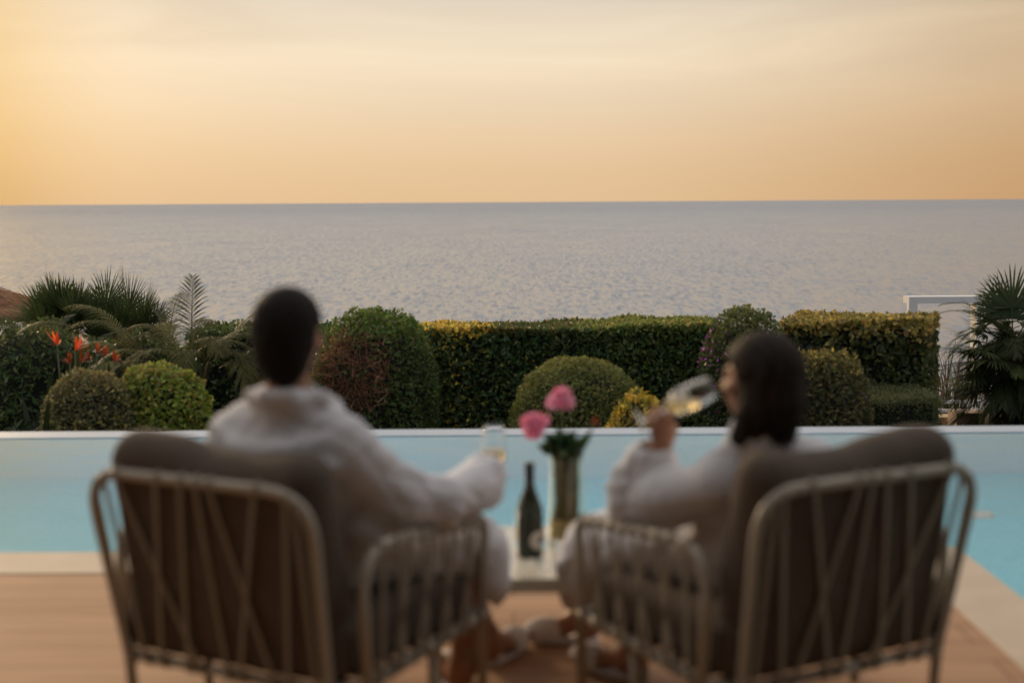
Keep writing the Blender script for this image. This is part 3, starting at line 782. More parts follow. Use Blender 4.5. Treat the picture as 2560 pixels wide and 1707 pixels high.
for i in range(50):
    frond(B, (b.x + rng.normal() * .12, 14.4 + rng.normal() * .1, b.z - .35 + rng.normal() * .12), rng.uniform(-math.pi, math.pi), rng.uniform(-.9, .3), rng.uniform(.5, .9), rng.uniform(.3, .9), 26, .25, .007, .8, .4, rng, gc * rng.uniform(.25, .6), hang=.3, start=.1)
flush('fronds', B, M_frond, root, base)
stem('trunk', base, (b.x, 14.4, b.z), .12, .09, root, base)

# ------------------------------------------------------------------ thatched parasol, white gate frame, railing, low wall, dry grass
ap = Vector((-7.85, 20.0, .53))
root = empty('thatched_parasol', (ap.x, ap.y, GZ), 'brown thatched beach parasol roof showing over the palms at the left', 'parasol')
mb = MB(); prof = []
for k in range(15):
    t = k / 14; prof.append((.03 + 1.52 * t, .0 - .56 * t - .05 * math.sin(t * 3.1)))
prof += [(1.5, -.66), (.05, -.15)]
r3 = np.random.default_rng(8)
mb.lathe([(r, z) for r, z in prof], 64)
mb.v = [(x + r3.normal() * .008, y + r3.normal() * .008, z + r3.normal() * .012) for x, y, z in mb.v]
M_thatch = simple('thatch', (.27, .13, .06), .95, (.15, .07, .035), 22, 1.0, 60)
th = mb.build('roof', M_thatch, root, loc=(0, 0, ap.z - GZ), sm=True)
m = 5200; aa = r3.uniform(0, 2 * math.pi, m); tt = np.sqrt(r3.uniform(0, 1, m)); rr_ = .03 + 1.52 * tt
Q = np.stack([rr_ * np.cos(aa), rr_ * np.sin(aa), -.56 * tt - .05 * np.sin(tt * 3.1) + .01], 1)
rd = np.stack([np.cos(aa), np.sin(aa), np.full(m, -.42)], 1); sd_ = np.stack([-np.sin(aa), np.cos(aa), r3.normal(size=m) * .3], 1) * .004
LL = r3.uniform(.06, .16, (m, 1)); V = np.stack([Q - sd_, Q + sd_, Q + rd * LL + sd_ * .4 + np.array([0, 0, .012]), Q + rd * LL - sd_ * .4 + np.array([0, 0, .012])], 1).reshape(-1, 3)
raw_mesh('reeds', V, np.arange(m * 4).reshape(-1, 4), np.repeat(pick([(1, (.22, .10, .045)), (1, (.14, .065, .03)), (.4, (.28, .145, .065))], m, r3), 4, 0), M_frond, th)
mb = MB(); mb.tube([(0, 0, -.3), (0, 0, ap.z - GZ - .2)], .05, 12); mb.build('pole', M_bark, root)

tl, tr = at(2089, 682, 18.0), at(2243, 680, 18.0)
root = empty('gate_frame', (tl.x, 18.0, GZ), 'plain white rectangular doorway frame standing open against the sea', 'gate frame')
wpx = 18.0 / FPX * 1.0884
hz = tl.z - GZ; W_ = tr.x - tl.x + .06
mb = MB(); mb.box((0, 0, -.05), (20 * wpx, .10, hz - 15.6 * wpx)); mb.build('post', M_white, root)
mb = MB(); mb.box((W_ - 8 * wpx, 0, -.05), (W_, .26, hz - 15.6 * wpx)); mb.build('post', M_white, root)
mb = MB(); mb.box((0, 0, hz - 15.5 * wpx), (W_, .26, hz)); mb.build('lintel', M_white, root)

A = at(2120, 920, 17.0); Bq = at(2400, 917, 17.0)
root = empty('railing', (A.x, 17.0, GZ), 'low white two bar railing below the open doorway frame', 'railing')
L = Bq.x - A.x
for py in (920, 940):
    z = at(2200, py, 17.0).z - GZ; mb = MB(); mb.box((0, 0, z - .035), (L, .045, z)); mb.build('rail', M_white, root)
for x in (.02, .95, L - .05):
    mb = MB(); mb.box((x, .05, -.05), (x + .045, .095, at(2200, 920, 17.0).z - GZ + .001)); mb.build('post', M_white, root)
A = at(2165, 958, 15.5); C_ = at(2196, 949, 15.0)
mb = MB(); mb.box((0, 0, -.05), (2.2, .25, A.z - GZ)); w1 = mb.build('low_wall', simple('ochre_render', (.52, .36, .20), .8), loc=(A.x - .1, 15.5, GZ)); setp(w1, 'low ochre garden wall just beyond the pool edge at right', 'wall')
mb = MB(); mb.box((0, 0, -.05), (.36, .3, C_.z - GZ)); w2 = mb.build('stone_block', simple('tan_render', (.36, .26, .18), .8), loc=(C_.x, 15.0, GZ)); setp(w2, 'square tan stone block in front of the low ochre wall', 'block')

b = at(2195, 905, 18.5); base = Vector((b.x, 18.6, GZ)); r4 = np.random.default_rng(12)
root = empty('dry_reeds', base, 'tuft of dry reddish reeds behind the low white railing', 'reeds'); B = [[], [], []]
for i in range(150):
    paddle(B, (b.x + r4.normal() * .28, 18.6 + r4.normal() * .15, GZ + r4.uniform(.0, .2)), r4.uniform(-math.pi, math.pi), r4.uniform(1.2, 1.55), r4.uniform(.5, 1.15) * (1.3 if i % 9 == 0 else 1), .008, r4,
           np.array((.15, .085, .05)) * r4.uniform(.5, 1.4) if i % 2 else np.array((.06, .07, .03)) * r4.uniform(.5, 1.4), r4.uniform(.1, .5))
flush('blades', B, M_frond, root, base)

#FURNITURE
# ------------------------------------------------------------------ organic solids: signed distance fields + surface nets
class Field:
    def __init__(s, lo, hi, h):
        s.h = h; s.lo = np.array(lo, float); n = np.ceil((np.array(hi) - s.lo) / h).astype(int) + 1
        s.n = n; s.ax = [(s.lo[i] + np.arange(n[i]) * h).astype(np.float32) for i in range(3)]
        s.D = np.full(n, 1.0, np.float32)
    def _sub(s, lo, hi):
        sl = []
        for i in range(3):
            a = int(max(0, math.floor((lo[i] - s.lo[i]) / s.h))); b = int(min(s.n[i], math.ceil((hi[i] - s.lo[i]) / s.h) + 1))
            sl.append(slice(a, max(b, a)))
        sl = tuple(sl)
        return sl, s.ax[0][sl[0]][:, None, None], s.ax[1][sl[1]][None, :, None], s.ax[2][sl[2]][None, None, :]
    def _put(s, sl, d, k, sub):
        A = s.D[sl]
        if A.size == 0: return
        if sub: A2, d2 = -A, d
        else: A2, d2 = A, d
        if k > 0:
            h = np.clip(.5 + .5 * (d2 - A2) / k, 0, 1); r = d2 + (A2 - d2) * h - k * h * (1 - h)
        else: r = np.minimum(A2, d2)
        s.D[sl] = -r if sub else r
    def cap(s, a, b, ra, rb=None, k=.02, sub=False):
        rb = ra if rb is None else rb
        a = np.array(a, float); b = np.array(b, float); m = max(ra, rb) + k * 2 + s.h * 3
        sl, X, Y, Z = s._sub(np.minimum(a, b) - m, np.maximum(a, b) + m)
        v = b - a; L2 = float(v @ v) + 1e-12
        t = np.clip(((X - a[0]) * v[0] + (Y - a[1]) * v[1] + (Z - a[2]) * v[2]) / L2, 0, 1)
        d = np.sqrt((X - a[0] - t * v[0]) ** 2 + (Y - a[1] - t * v[1]) ** 2 + (Z - a[2] - t * v[2]) ** 2) - (ra + (rb - ra) * t)
        s._put(sl, d, k, sub); return s
    def chain(s, pts, rs, k=.02):
        for i in range(len(pts) - 1): s.cap(pts[i], pts[i + 1], rs[i], rs[i + 1], k)
        return s
    def ell(s, c, r, M=None, k=.02, sub=False):
        c = np.array(c, float); r = np.array(r, float); m = r.max() + k * 2 + s.h * 3
        sl, X, Y, Z = s._sub(c - m, c + m); X = X - c[0]; Y = Y - c[1]; Z = Z - c[2]
        if M is not None:
            q = [X * M[0][i] + Y * M[1][i] + Z * M[2][i] for i in range(3)]
        else: q = [X, Y, Z]
        k0 = np.sqrt((q[0] / r[0]) ** 2 + (q[1] / r[1]) ** 2 + (q[2] / r[2]) ** 2)
        k1 = np.sqrt((q[0] / r[0] ** 2) ** 2 + (q[1] / r[1] ** 2) ** 2 + (q[2] / r[2] ** 2) ** 2) + 1e-6
        s._put(sl, k0 * (k0 - 1) / k1, k, sub); return s
    def box(s, c, hf, rad, M=None, k=.01, sub=False, fn=None):
        c = np.array(c, float); hf = np.array(hf, float); m = np.linalg.norm(hf) + k * 2 + s.h * 3
        sl, X, Y, Z = s._sub(c - m, c + m); X = X - c[0]; Y = Y - c[1]; Z = Z - c[2]
        q = [X * M[0][i] + Y * M[1][i] + Z * M[2][i] for i in range(3)] if M is not None else [X, Y, Z]
        q = [np.broadcast_to(a, (sl[0].stop - sl[0].start, sl[1].stop - sl[1].start, sl[2].stop - sl[2].start)) for a in q]
        if fn: q = fn(q)
        e = [np.abs(q[i]) - (hf[i] - rad) for i in range(3)]
        d = np.sqrt(sum(np.maximum(x, 0) ** 2 for x in e)) + np.minimum(np.maximum(np.maximum(e[0], e[1]), e[2]), 0) - rad
        s._put(sl, d, k, sub); return s
    def plane_cut(s, p, n):
        d = (s.ax[0][:, None, None] - p[0]) * n[0] + (s.ax[1][None, :, None] - p[1]) * n[1] + (s.ax[2][None, None, :] - p[2]) * n[2]
        s.D = np.maximum(s.D, d.astype(np.float32)); return s
    def ripple(s, fn, lim=.03):
        i, j, k = np.nonzero(np.abs(s.D) < lim)
        s.D[i, j, k] += fn(s.ax[0][i], s.ax[1][j], s.ax[2][k]).astype(np.float32); return s
    def mesh(s):
        D = s.D; n = D.shape
        I = D < 0
        cnt = np.zeros((n[0] - 1, n[1] - 1, n[2] - 1), np.int8)
        cs = [(a, b, c) for a in (0, 1) for b in (0, 1) for c in (0, 1)]
        for a, b, c in cs: cnt += I[a:n[0] - 1 + a, b:n[1] - 1 + b, c:n[2] - 1 + c]
        act = np.nonzero((cnt > 0) & (cnt < 8)); i, j, k = act; m = len(i)
        idx = np.full(cnt.shape, -1, np.int32); idx[act] = np.arange(m)
        v = {c: D[i + c[0], j + c[1], k + c[2]] for c in cs}
        P = np.zeros((m, 3)); w = np.zeros(m)
        for c in cs:
            for ax in range(3):
                if c[ax] == 0:
                    e = list(c); e[ax] = 1; e = tuple(e); x = (v[c] < 0) != (v[e] < 0)
                    t = np.where(x, v[c] / np.where(x, v[c] - v[e], 1), 0)
                    q = np.tile(np.array(c, float), (m, 1)); q[:, ax] += t
                    P += q * x[:, None]; w += x
        V = s.lo + (np.stack([i, j, k], 1) + P / w[:, None]) * s.h
        F = []
        for ax in range(3):
            sa = [slice(None)] * 3; sb = [slice(None)] * 3; sa[ax] = slice(0, -1); sb[ax] = slice(1, None)
            A, B_ = I[tuple(sa)], I[tuple(sb)]; e = np.nonzero(A != B_); o1, o2 = [(1, 2), (2, 0), (0, 1)][ax]
            e = np.stack(e, 1); ok = (e[:, o1] > 0) & (e[:, o2] > 0) & (e[:, o1] < n[o1] - 1) & (e[:, o2] < n[o2] - 1); e = e[ok]
            s1 = np.zeros(3, int); s1[o1] = 1; s2 = np.zeros(3, int); s2[o2] = 1
            q = [idx[tuple((e - s1 - s2).T)], idx[tuple((e - s2).T)], idx[tuple(e.T)], idx[tuple((e - s1).T)]]
            f = np.stack(q, 1); neg = A[tuple(e.T)]; f[~neg] = f[~neg][:, ::-1]; F.append(f)
        return V, np.vstack(F)
    def build(s, name, mat, parent=None, off=(0, 0, 0), loc=None, relax=2):
        V, F = s.mesh()
        # one relaxing pass takes the grid out of the surface
        for _ in range(relax):
            acc = np.zeros_like(V); w = np.zeros(len(V))
            for a in range(4):
                b = (a + 1) % 4; np.add.at(acc, F[:, a], V[F[:, b]]); np.add.at(acc, F[:, b], V[F[:, a]]); np.add.at(w, F[:, a], 1); np.add.at(w, F[:, b], 1)
            V = V * .5 + .5 * acc / np.maximum(w, 1)[:, None]
        return raw_mesh(name, V - np.array(off), F, None, mat, parent, loc, sm=True)

def cols(x, y, z): return [[x[i], y[i], z[i]] for i in range(3)]     # matrix with columns x, y, z
def nv(a): a = np.array(a, float); return a / np.linalg.norm(a)

# ------------------------------------------------------------------ lounge chairs
TH = R(29)
class Frame:
    """chair coordinates: x towards the table, y forward, z up; mirrored for the right-hand chair"""
    def __init__(s, mirror): s.m = mirror
    def __call__(s, x, y, z=0.0):
        X = -.61 + x * math.cos(TH) + y * math.sin(TH); Y = 3.854 - x * math.sin(TH) + y * math.cos(TH)
        return np.array((.107 - X if s.m else X, Y, z))
    def d(s, x, y, z=0.0): return s(x, y, z) - s(0, 0, 0)

def lounge_chair(mirror, label):
    F = Frame(mirror); o = F(-.045, 0, 0); sg = -1 if mirror else 1
    root = empty('lounge_chair', o, label, 'chair', 'matching rope lounge chairs', rz=(TH if mirror else -TH))
    L = lambda x, y, z: (x * sg, y, z)
    # back hoop running down into the rear legs
    pts = [L(-.335, -.225, 0), L(-.340, -.24, .215), L(-.372, -.345, .745), L(.372, -.345, .745), L(.340, -.24, .215), L(.335, -.225, 0)]
    P = rounded(pts, [.05, .135, .135, .05], 9)
    mb = MB(); mb.tube(P, .0152, 14); hoop = mb.build('back_frame', M_frame, root, sm=True)
    mb = MB(); mb.tube([L(-.335, -.24, .215), L(.335, -.24, .215)], .015, 12); br_ = mb.build('back_rail', M_frame, root, sm=True)
    hz = lambda x: .745 - (max(0, abs(x) - .245) / .127) ** 2 * .075
    def band(path, parent, w=.013, t=.0035):
        m = MB(); q = [Vector(p) for p in path]; n = len(q); vs = []
        for i, p in enumerate(q):
            d = (q[min(i + 1, n - 1)] - q[max(i - 1, 0)]).normalized()
            nb = parent['nrm']; nb = Vector(nb); s_ = d.cross(nb).normalized(); nn = s_.cross(d)
            vs += [p - s_ * w * .5 - nn * t, p + s_ * w * .5 - nn * t, p + s_ * w * .5 + nn * t, p - s_ * w * .5 + nn * t]
        fs = []
        for i in range(n - 1):
            for k in range(4): fs.append((i * 4 + k, i * 4 + (k + 1) % 4, (i + 1) * 4 + (k + 1) % 4, (i + 1) * 4 + k))
        fs += [(3, 2, 1, 0), tuple((n - 1) * 4 + k for k in range(4))]
        m.add(vs, fs); return m
    nb_back = Vector(L(0, -.98, .2)).normalized()
    for u0, u1 in [(.035, .012), (.085, .10), (.14, .40), (.345, .185), (.46, .33), (.53, .54), (.59, .78), (.80, .60), (.93, .845), (.965, .985)]:
        x0 = -.355 + .71 * u0; x1 = -.325 + .65 * u1; z0 = hz(x0) ; y0 = -.345 + (.745 - z0) * .2
        a = Vector(L(x0, y0 - .017, z0)); b_ = Vector(L(x1, -.257, .215))
        path = [Vector(L(x0, y0 + .012, z0 + .008)), Vector(L(x0, y0, z0 + .0195)), Vector(L(x0, y0 - .014, z0 + .012)), a.lerp(b_, .03)] + [a.lerp(b_, t) for t in (.3, .6, .97)] + \
               [Vector(L(x1, -.255, .207)), Vector(L(x1, -.24, .1965)), Vector(L(x1, -.225, .207))]
        m = band(path, {'nrm': nb_back}); m.build('strap', M_strap, hoop)
        w_ = MB(); w_.tube([L(x1 - .016, -.24, .215), L(x1 + .016, -.24, .215)], .0178, 12); w_.build('strap_wrap', M_strap, br_, sm=True)
    # side frames
    for sd in (-1, 1):
        x_ = .412 * sd; zr = lambda y: .262 + (y - .42) * .06
        pts = [L(x_, -.17, zr(-.17)), L(x_, -.20, .59), L(x_, .425, .535), L(x_ * .985, .415, 0)]
        P = rounded(pts, [.16, .045], 9)
        mb = MB(); mb.tube(P, .0152, 14); sf = mb.build('arm_frame', M_frame, root, sm=True)
        mb = MB(); mb.tube([L(x_, -.17, zr(-.17)), L(x_, .42, zr(.42))], .016, 12); mb.tube([L(x_, -.17, zr(-.17)), L(.335 * sd, -.24, .215)], .014, 10); sr = mb.build('side_rail', M_frame, root, sm=True)
        mb = MB(); mb.tube([L(x_ * .98, .15, .235), L(x_ * .97, .15, 0)], .0135, 10); mb.build('leg', M_frame, root, sm=True)
        zt = lambda y: .592 - (y + .2) / .625 * .056 - (max(0, -.06 - y) / .14) ** 2 * .07
        nb_s = Vector(L(sd, 0, 0))
        for y0, y1 in [(-.12, -.135), (-.045, -.03), (.01, -.07), (.075, .085), (.13, .03), (.175, .20), (.235, .15), (.295, .30), (.345, .255), (.395, .375)]:
            a = Vector(L(x_ + .0175 * sd, y0, zt(y0))); b_ = Vector(L(x_ + .0175 * sd, y1, zr(y1)))
            path = [Vector(L(x_ - .012 * sd, y0, zt(y0) + .01)), Vector(L(x_, y0, zt(y0) + .0195)), Vector(L(x_ + .013 * sd, y0, zt(y0) + .012))] + [a.lerp(b_, t) for t in (.05, .35, .65, .96)] + \
                   [Vector(L(x_ + .014 * sd, y1, zr(y1) - .008)), Vector(L(x_, y1, zr(y1) - .0195)), Vector(L(x_ - .014 * sd, y1, zr(y1) - .008))]
            m = band(path, {'nrm': nb_s}, .014); m.build('strap', M_strap, sf)
            w_ = MB(); w_.tube([L(x_, y1 - .018, zr(y1 - .018)), L(x_, y1 + .018, zr(y1 + .018))], .0185, 12); w_.build('strap_wrap', M_strap, sr, sm=True)
    mb = MB(); mb.tube([L(-.412, .41, .262), L(.412, .41, .262)], .016, 12); mb.build('front_rail', M_frame, root, sm=True)
    mb = MB()
    for k in range(9): mb.box((-.40, -.20 + k * .068, .222), (.40, -.165 + k * .068, .230))
    mb.build('seat_webbing', M_strap, root)
    # seat cushion and plump back cushion
    f = Field((-.46, -.36, .22), (.46, .50, .50), .009)
    f.box((0, .10, .312), (.375, .34, .082), .05, fn=lambda q: [q[0], q[1], q[2] - .012 * np.cos(q[0] * 4.2) * np.cos(q[1] * 4.5) + .02 * np.exp(-(q[0] ** 2 + q[1] ** 2) / .05)])
    f.build('seat_cushion', M_cush, root)
    f = Field((-.48, -.50, .22), (.48, .10, .96), .008)
    tilt = R(11); Mx = cols((1, 0, 0), (0, math.cos(tilt), math.sin(tilt)), (0, -math.sin(tilt), math.cos(tilt)))
    def bulge(q):
        x, y, z = q; x = x * sg
        zs = z + (.028 * np.exp(-((x - .09) ** 2) / .03) - .014 * np.exp(-((x + .22) ** 2) / .02)) * np.clip(z / .25, 0, 1)
        return [x, y / (1 + .25 * np.cos(np.clip(x * 4.2, -1.5, 1.5)) * np.cos(np.clip(z * 5.5, -1.5, 1.5))), zs]
    f.box((.012 * sg, -.212, .527), (.345, .080, .315), .078, Mx, fn=bulge)
    f.ripple(lambda x, y, z: .0025 * np.sin(x * 31 + np.sin(z * 13) * 2 + y * 9) * np.sin(z * 17 + x * 8))
    f.build('back_cushion', M_cush, root)
    return root

lounge_chair(False, 'greige rope lounge chair that the short haired man sits in, angled to the right')
lounge_chair(True, 'greige rope lounge chair that the long haired woman sits in, angled to the left')

# ------------------------------------------------------------------ people
def hand(f, wrist, d, pn, curl, scale=1.0, thumb=1, spread=.0):
    """palm, four curled fingers and a thumb; d points along the hand, pn is where the palm faces; returns grip centre"""
    d = nv(d); pn = nv(np.array(pn) - d * np.dot(pn, d)); lat = nv(np.cross(d, pn)) * thumb
    w = np.array(wrist, float); S = scale
    f.cap(w - d * .03, w + d * .015, .025 * S, .024 * S, .012)
    M = cols(d, lat, pn)
    f.ell(w + d * .048 * S, (.052 * S, .040 * S, .017 * S), M, .014)
    for i in range(4):
        off = (1.5 - i) * .0195 * S
        p = w + d * (.085 - .006 * abs(1 - i)) * S + lat * off; ln = [.040, .045, .041, .033][i] * S
        p0 = w + d * .045 * S + lat * off * .8; f.cap(p0, p, .0095 * S, .0092 * S, .006)
        a = 0; r = .0088 * S
        for j, (fl, k) in enumerate(((1.0, curl[0]), (.66, curl[1]), (.5, curl[2]))):
            a += k; q = p + (d * math.cos(a) + pn * math.sin(a)) * ln * fl; f.cap(p, q, r, r * .9, .003); p = q; r *= .92
    p = w + d * .022 * S + lat * .026 * S; q = p + (d * .55 + lat * .62 + pn * .45) * .038 * S; f.cap(p, q, .0125 * S, .0105 * S, .010)
    e = q + (d * .75 + lat * -.05 + pn * .65) * .030 * S; f.cap(q, e, .0102 * S, .0088 * S, .004)
    f.cap(e, e + (d * .7 + lat * -.4 + pn * .5) * .022 * S, .0088 * S, .0078 * S, .004)
    return w + d * .085 * S + pn * .03 * S

def head(f, c, fw, up, S=1.0, jaw=1.0):
    fw = nv(fw); up = nv(np.array(up) - fw * np.dot(up, fw)); rt = np.cross(fw, up); M = cols(rt, fw, up)
    g = lambda x, y, z: np.array(c) + (rt * x + fw * y + up * z) * S
    f.ell(g(0, -.012, .022), (.075 * S, .093 * S, .088 * S), M, .02)           # skull
    f.ell(g(0, .028, -.035), (.060 * S * jaw, .064 * S, .078 * S), M, .025)      # face and jaw
    f.ell(g(0, .062, -.094), (.024 * S, .022 * S, .018 * S), M, .018)            # chin
    f.ell(g(0, .080, .020), (.045 * S, .014 * S, .012 * S), M, .012)             # brow
    f.chain([g(0, .088, .012), g(0, .104, -.022), g(0, .108, -.031)], [.008 * S, .011 * S, .013 * S], .008)   # nose
    for sx in (-1, 1):
        f.ell(g(.014 * sx, .098, -.033), (.009 * S, .010 * S, .008 * S), M, .006)
        f.ell(g(.031 * sx, .095, .002), (.016 * S, .012 * S, .010 * S), M, .008, sub=True)   # socket
        f.ell(g(.031 * sx, .081, .002), (.0125 * S,) * 3, M, .002)                           # eyeball
        f.cap(g(.018 * sx, .090, .0075), g(.044 * sx, .083, .0065), .0035 * S, .003 * S, .003)   # lid
        f.ell(g(.047 * sx, .066, -.03), (.020 * S, .022 * S, .018 * S), M, .02)              # cheek
        f.ell(g(.080 * sx, -.006, -.012), (.009 * S, .019 * S, .033 * S), cols(nv(rt * .93 * sx - fw * .36) * sx, nv(fw * .93 + rt * .36 * sx), up), .006)   # ear
        f.ell(g(.089 * sx, .003, -.009), (.006 * S, .010 * S, .017 * S), M, .004, sub=True)
    f.cap(g(-.020, .090, -.058), g(.020, .090, -.058), .0065 * S, k=.006); f.cap(g(-.016, .089, -.070), g(.016, .089, -.070), .0075 * S, k=.006)
    f.cap(g(-.018, .0985, -.0635), g(.018, .0985, -.0635), .0022 * S, k=.002, sub=True)     # mouth line
    return g, M

def slipper(F, heel, toe, parent, off, name='slipper', lift=0.0):
    """open heeled towelling slipper"""
    h = np.array(heel, float); t = np.array(toe, float); d = nv(t - h); s_ = nv(np.cross(d, (0, 0, 1))); u = np.cross(s_, d)
    L = np.linalg.norm(t - h); M = cols(d, s_, u); c = (h + t) / 2
    f = Field(c - .20, c + .20, .004)
    f.cap(h + d * .04, t - d * .05, .037, .045, .01)
    f.plane_cut(c - u * .004, u); f.plane_cut(c - u * .018, -u)
    g = Field(c - .20, c + .20, .004)
    g.ell(c + d * L * .22 + u * .012, (L * .33, .050, .050), M, .01); g.ell(c + d * L * .20 + u * .010, (L * .345, .043, .043), M, .0, sub=True)
    g.plane_cut(c - u * .015, -u); g.plane_cut(c + d * L * .02, -d)
    f.D = np.minimum(f.D, g.D)
    return f.build(name, M_slip, parent, off)

def foot(f, ankle, heel, toe):
    a, h, t = (np.array(x, float) for x in (ankle, heel, toe)); d = nv(t - h); s_ = nv(np.cross(d, (0, 0, 1))); u = np.cross(s_, d)
    f.ell(h + d * .03 + u * .03, (.036, .030, .032), cols(d, s_, u), .02)
    f.cap(a, h + d * .05 + u * .035, .037, .036, .03); f.cap(a, h + d * .14 + u * .028, .032, .030, .03)
    f.ell(h + d * .16 + u * .020, (.07, .043, .022), cols(d, s_, u), .02)
    for i in range(5):
        o = (i - 2) * .0165; f.cap(h + d * .19 + s_ * o + u * .014, h + d * (.243 - .006 * abs(i - 1)) + s_ * o + u * .011, .0105 if i else .013, .0095, .006)

def fold(seed, amp):
    """loose cloth: broad swells cut by narrow creases"""
    r = np.random.default_rng(seed); W = [(r.normal(size=3) * np.array([13, 13, 9]), r.uniform(0, 6)) for _ in range(4)]
    K = [(r.normal(size=3) * np.array([17, 17, 20]), r.normal(size=3) * 7, r.uniform(0, 6)) for _ in range(5)]
    def fn(x, y, z):
        a = sum(np.sin(x * w[0] + y * w[1] + z * w[2] + p + 1.2 * np.sin(z * 9 + p)) for w, p in W) / 3
        c = 0
        for w, m, p in K:
            t = x * w[0] + y * w[1] + z * w[2] + p + 1.6 * np.sin(x * m[0] + y * m[1] + z * m[2] + p)
            k = np.clip(.5 + .9 * np.sin(x * m[2] * 1.3 + y * m[0] * 1.3 + z * m[1] * 1.3 + p * 2), 0, 1)      # creases start and fade out
            c = c + k * (1 - np.abs(np.sin(t))) ** 4
        return amp * (np.abs(a) * .9 - .55) + np.minimum(c, 1.5) * amp * .62
    return fn

# --- man in the left chair
F = Frame(False); base = F(.03, .05, 0); lo = F(0, 0, 0) + np.array([-.75, -.45, .02]); hi = F(0, 0, 0) + np.array([.80, .95, 1.27])
f = Field((-1.02, 3.50, .0), (.12, 4.72, 1.26), .0055)
hc = F(.072, -.086, 1.112); fwd = nv(np.array([.27, .96, -.02]))
f.ell(F(.03, .08, .50), (.15, .13, .12)); f.cap(F(.03, .06, .52), F(.045, -.03, .74), .125, .13, .05)
f.cap(F(-.11, -.06, .825), F(.20, -.04, .825), .050, .055, .05); f.cap(F(.05, -.075, .86), F(.065, -.09, 1.05), .060, .056, .04)
f.chain([F(-.125, -.08, .815), F(-.23, .12, .58), F(-.06, .34, .535)], [.048, .042, .030]); hand(f, F(-.06, .34, .535), F.d(.8, .6, -.05), (0, 0, -1), (.3, .35, .3), thumb=-1)
f.chain([F(.21, -.05, .81), F(.345, .17, .628), F(.335, .455, .655)], [.042, .032, .028])
gripm = F(.313, .565, .655)
hand(f, F(.335, .455, .655), gripm - F(.335, .455, .655) + F.d(.03, .02, 0), F.d(-1, .15, 0), (.75, 1.15, .9), 1.0, thumb=1)
f.chain([F(.10, .08, .50), F(.26, .52, .43), F(.295, .425, .10)], [.085, .058, .040], .03); f.cap(F(.275, .44, .34), F(.28, .43, .22), .052, .046, .03)
f.chain([F(-.03, .08, .50), F(.13, .60, .44), F(.215, .685, .095)], [.085, .058, .040], .03); f.cap(F(.15, .615, .35), F(.175, .64, .24), .052, .046, .03)
hA = F(.30, .40, .022); dA = nv(np.array([-.25, .97, 0])); hB = F(.225, .66, .022); dB = nv(np.array([.45, .89, 0]))
foot(f, F(.295, .425, .10), hA, hA + dA * .25); foot(f, F(.215, .685, .095), hB, hB + dB * .25)
g, Mh = head(f, hc, fwd, (0, 0, 1), 1.0)
man = f.build('person', M_skin, off=base, loc=base)
setp(man, 'man in white bathrobe with short black hair sitting in the left chair, glass held out', 'person')
# hair
f = Field(hc - .16, hc + .16, .004)
rtv, fv_, uv_ = [np.array([Mh[i][j] for i in range(3)]) for j in range(3)]
f.ell(g(0, -.014, .022), (.091, .104, .099), Mh, .01); f.ell(g(0, -.045, -.040), (.077, .066, .104), Mh, .03)
f.box(g(0, .10, -.045), (.12, .085, .085), .02, Mh, .012, sub=True)
for sx in (-1, 1): f.ell(g(.088 * sx, .002, -.022), (.022, .026, .040), Mh, .008, sub=True)
f.ripple(lambda x, y, z: .003 * np.sin(x * 190 + 3 * np.sin(z * 60)) * np.sin(y * 170 + z * 90))
f.build('hair', M_hair, man, base)
# robe
f = Field((-1.08, 3.45, .22), (.16, 4.55, 1.03), .0075)
f.ell(F(.03, .06, .50), (.19, .18, .15), k=.04); f.cap(F(.03, .03, .52), F(.045, -.05, .72), .165, .17, .06); f.ell(F(.045, -.055, .76), (.20, .155, .15), cols(F.d(1, 0), F.d(0, 1), (0, 0, 1)), .05)
f.cap(F(-.115, -.075, .815), F(.205, -.045, .81), .072, .072, .05); f.cap(F(.055, -.085, .905), F(-.09, -.07, .845), .058, .066, .05); f.cap(F(.06, -.085, .905), F(.18, -.05, .84), .058, .066, .05)
f.chain([F(-.13, -.075, .80), F(-.235, .12, .575), F(-.07, .33, .53)], [.078, .072, .064], .04)
f.chain([F(.22, -.045, .795), F(.30, .08, .66), F(.350, .20, .625), F(.345, .37, .64), F(.338, .485, .655)], [.084, .078, .068, .058, .066], .035)
f.cap(F(.345, .34, .60), F(.338, .47, .60), .042, .054, .05)                           # hanging cuff
f.cap(F(.337, .455, .645), F(.326, .62, .655), .040, .046, .012, sub=True)
f.cap(F(-.08, .31, .532), F(-.02, .40, .53), .05, .055, .01, sub=True)
f.cap(F(.09, .08, .49), F(.27, .50, .42), .125, .098, .05); f.cap(F(-.02, .08, .49), F(.13, .56, .43), .125, .10, .05); f.cap(F(.03, .1, .50), F(.15, .48, .44), .11, .085, .06)
f.cap(F(.275, .53, .41), F(.30, .53, .32), .095, .080, .05); f.cap(F(.14, .60, .40), F(.15, .62, .33), .09, .08, .05)
f.cap(F(.28, .50, .28), F(.28, .47, .18), .065, .075, .01, sub=True)
f.cap(F(.058, -.082, .885), F(.066, -.086, .91), .094, .092, .03); f.plane_cut(F(.066, -.088, .970), nv(F.d(0, -.35, 1))); f.chain([F(.15, .0, .905), F(.16, -.07, .938), F(.128, -.15, .945), F(.06, -.178, .945), F(-.008, -.15, .945), F(-.035, -.07, .938), F(-.025, .0, .905)], [.024] * 7, .012); f.cap(F(.066, -.088, .95), F(.072, -.09, 1.06), .062, .070, .008, sub=True)
f.chain([F(.15, -.03, .905), F(.13, .08, .80), F(.05, .13, .66)], [.030, .034, .030], .02); f.chain([F(-.02, -.03, .905), F(-.02, .08, .80), F(.05, .13, .64)], [.030, .034, .030], .02)
f.cap(F(-.13, .06, .60), F(.19, .06, .60), .12, k=.03)
